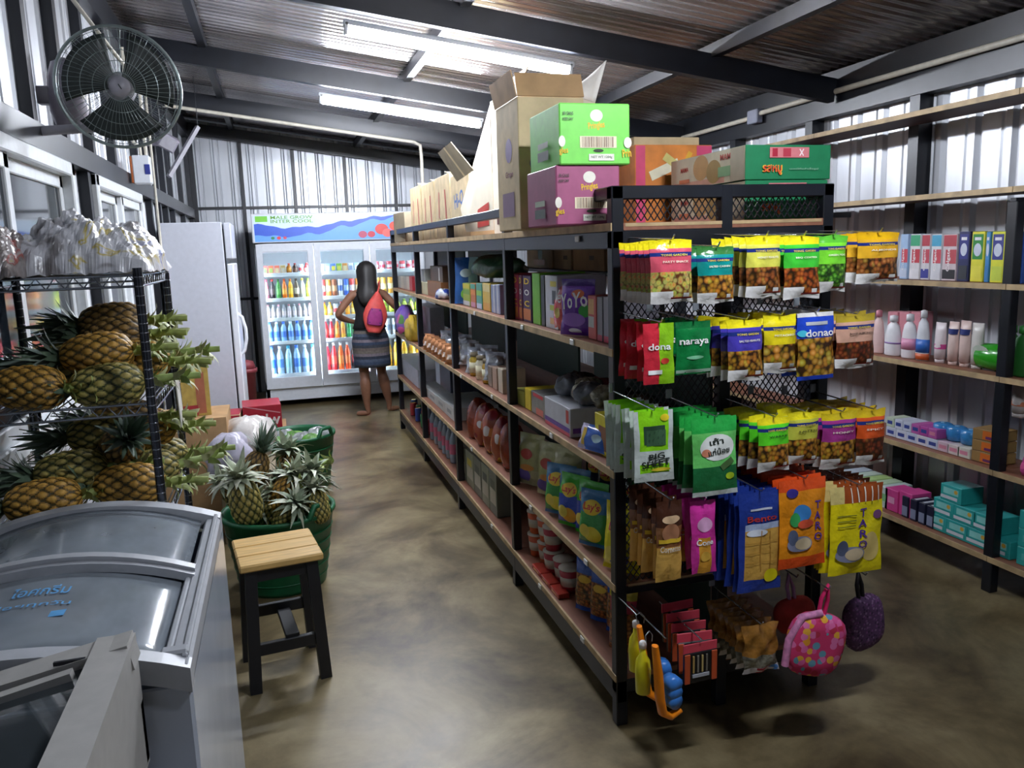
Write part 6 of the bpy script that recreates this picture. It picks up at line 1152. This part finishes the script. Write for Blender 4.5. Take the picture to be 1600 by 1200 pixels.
for n, base, d in (('l', (-.12, .15, .92), Vector((.7, .45, -.1))), ('r', (.43, .03, .97), Vector((.9, .1, -.35)))):
    d = d.normalized(); sd = Vector((0, 0, 1)).cross(d).normalized(); up = d.cross(sd); b = Vector(base)
    for k, ln in enumerate((.055, .062, .058, .045)):
        p0 = b+sd*(.013*(k-1.5)*1.6)+d*.02; p1 = p0+d*ln*.55-up*.008; p2 = p1+d*ln*.4-up*.022
        jt('f%s%da' % (n, k), tuple(p0), .0085, 'pa'+n); jt('f%s%db' % (n, k), tuple(p1), .008, 'f%s%da' % (n, k)); jt('f%s%dc' % (n, k), tuple(p2), .007, 'f%s%db' % (n, k))
    p0 = b-d*.015+sd*.03; jt('t%sa' % n, tuple(p0), .010, 'pa'+n); jt('t%sb' % n, tuple(p0+d*.035+sd*.016), .0085, 't%sa' % n)
for s_, n, kn, an, toe in ((-1, 'l', (-.075, .025, .42), (-.07, -.02, .075), (-.17, .045, .022)), (1, 'r', (.10, .09, .42), (.165, .10, .075), (.27, .17, .022))):
    jt('hip'+n, (s_*.085, 0, .73), .085, 'pelvis'); jt('th'+n, tuple(Vector((s_*.085, 0, .73)).lerp(Vector(kn), .5)), .070, 'hip'+n); jt('kn'+n, kn, .048, 'th'+n)
    jt('ca'+n, tuple(Vector(kn).lerp(Vector(an), .35)-Vector((0, .018, 0))), .060, 'kn'+n); jt('an'+n, an, .028, 'ca'+n); hl = Vector(an)-Vector((toe[0]-an[0], toe[1]-an[1], 0)).normalized()*.02
    jt('he'+n, (hl.x, hl.y, .030), .028, 'an'+n); mid = Vector(an).lerp(Vector(toe), .6); jt('ba'+n, (mid.x, mid.y, .026), .032, 'he'+n, .022); jt('to'+n, toe, .026, 'ba'+n, .015)
me = bpy.data.meshes.new('body'); me.from_pydata(V_, E_, []); me.materials.append(SKIN); bo = put(me, 'body', per)
sk = bo.modifiers.new('skin', 'SKIN'); sk.use_smooth_shade = True
for i, r in enumerate(R_): me.skin_vertices[0].data[i].radius = r; me.skin_vertices[0].data[i].use_root = (i == 0)
ss = bo.modifiers.new('sub', 'SUBSURF'); ss.levels = 2; ss.render_levels = 2
def ell(cx, cy, z, rx_, ry_, n=24, f=0.): return [Vector((cx+rx_*math.cos(2*PI*k/n)*(1+f*math.sin(6*2*PI*k/n)), cy+ry_*math.sin(2*PI*k/n)*(1+f*math.sin(6*2*PI*k/n)), z)) for k in range(n)]
a = MB(); a.loft([ell(0, 0, .865, .165, .128, f=.03), ell(0, 0, .93, .140, .112, f=.02), ell(0, 0, 1.0, .128, .105), ell(0, .01, 1.10, .142, .115), ell(0, .01, 1.17, .150, .105), ell(0, .005, 1.215, .145, .082), ell(0, .005, 1.243, .10, .068), ell(0, .01, 1.262, .062, .055)], TOP, caps=False); o = a.build('sleeveless_top', per); s_ = o.modifiers.new('s', 'SOLIDIFY'); s_.thickness = .008
STR = [mat('skirt '+c, c, .85, 0, .15, 50) for c in ('#3c3f48', '#4a5568', '#6f675f', '#34425a', '#7a7078', '#41484e', '#2c3444', '#6a5e58')]
zs = [.49+.0273*i for i in range(16)]; rings = []
for i, z in enumerate(zs): t_ = i/15; w_ = .185-.045*max(0, t_-.62)/.38-.0*(1-t_); rings.append(ell(.01*(1-t_), .01, z, w_*(1.0-.03*(1-t_)), w_*.80, 24, .015*(1-t_)))
a = MB(); a.loft(rings, STR[0], caps=False, matfn=lambda i, k: STR[(0, 3, 1, 6, 4, 2, 7, 0, 3, 4, 6, 1, 2, 0, 5)[i]]); o = a.build('striped_skirt', per); s_ = o.modifiers.new('s', 'SOLIDIFY'); s_.thickness = .006
a = MB(); hr = []
for z, rx_, ry_, cy in ((1.09, .035, .018, -.118), (1.13, .070, .030, -.112), (1.18, .092, .042, -.10), (1.24, .100, .058, -.066), (1.30, .092, .078, -.03), (1.36, .096, .098, .0), (1.42, .098, .104, .008), (1.462, .086, .092, .010), (1.49, .060, .066, .012), (1.506, .03, .034, .012), (1.511, .006, .006, .012)): hr.append(ell(-.02*max(0, (1.3-z)/.2), cy-.012, z, rx_, ry_, 36, .035))
a.loft(hr, HAIR); a.build('hair', per)
# her sling bag
COR, PPL = mat('coral nylon', '#e2554e', .55, 0, .08), mat('purple nylon', '#a02f7a', .55, 0, .1)
sb_ = thing('sling_bag', 'coral teardrop sling bag with a purple pocket on the shopper\'s back', 'bag', (-.15+.045, 5.62-.165, 1.0), (-.06, .16, 0))
def tear(z): t_ = (z+.17)/.40; return .012+.105*math.sin(PI*min(1, max(0, t_*.93+.10)))**.75*(1-.55*max(0, t_-.4))
a = MB(); a.loft([[Vector((tear(z)*math.cos(2*PI*k/20), (.045 if z < .1 else .03)*math.sin(2*PI*k/20), z)) for k in range(20)] for z in (-.17, -.155, -.12, -.06, 0., .06, .12, .18, .22)], COR); a.build('bag_body', sb_)
a = MB(); a.loft([[Vector((w_*math.cos(2*PI*k/16)-.005, -.045+(-.012 if abs(math.cos(2*PI*k/16)) < .95 else 0)*1.0+.010*math.sin(2*PI*k/16), z)) for k in range(16)] for z, w_ in ((-.10, .05), (-.09, .072), (-.03, .075), (.03, .062), (.06, .045))], PPL); pk = a.build('pocket', sb_)
for z in (-.075, .045): a = MB(); a.box((0, -.062, z), (.125 if z < 0 else .09, .006, .010), mat('dark zip', '#4a2a5a', .5)); a.build('zip', pk)
a = MB(); a.tube([(.0, .0, .20), (.012, .015, .27), (.012, .075, .31), (.02, .16, .29), (-.0, .25, .20)], .022, COR, 8, flat=.35); a.build('strap', sb_)
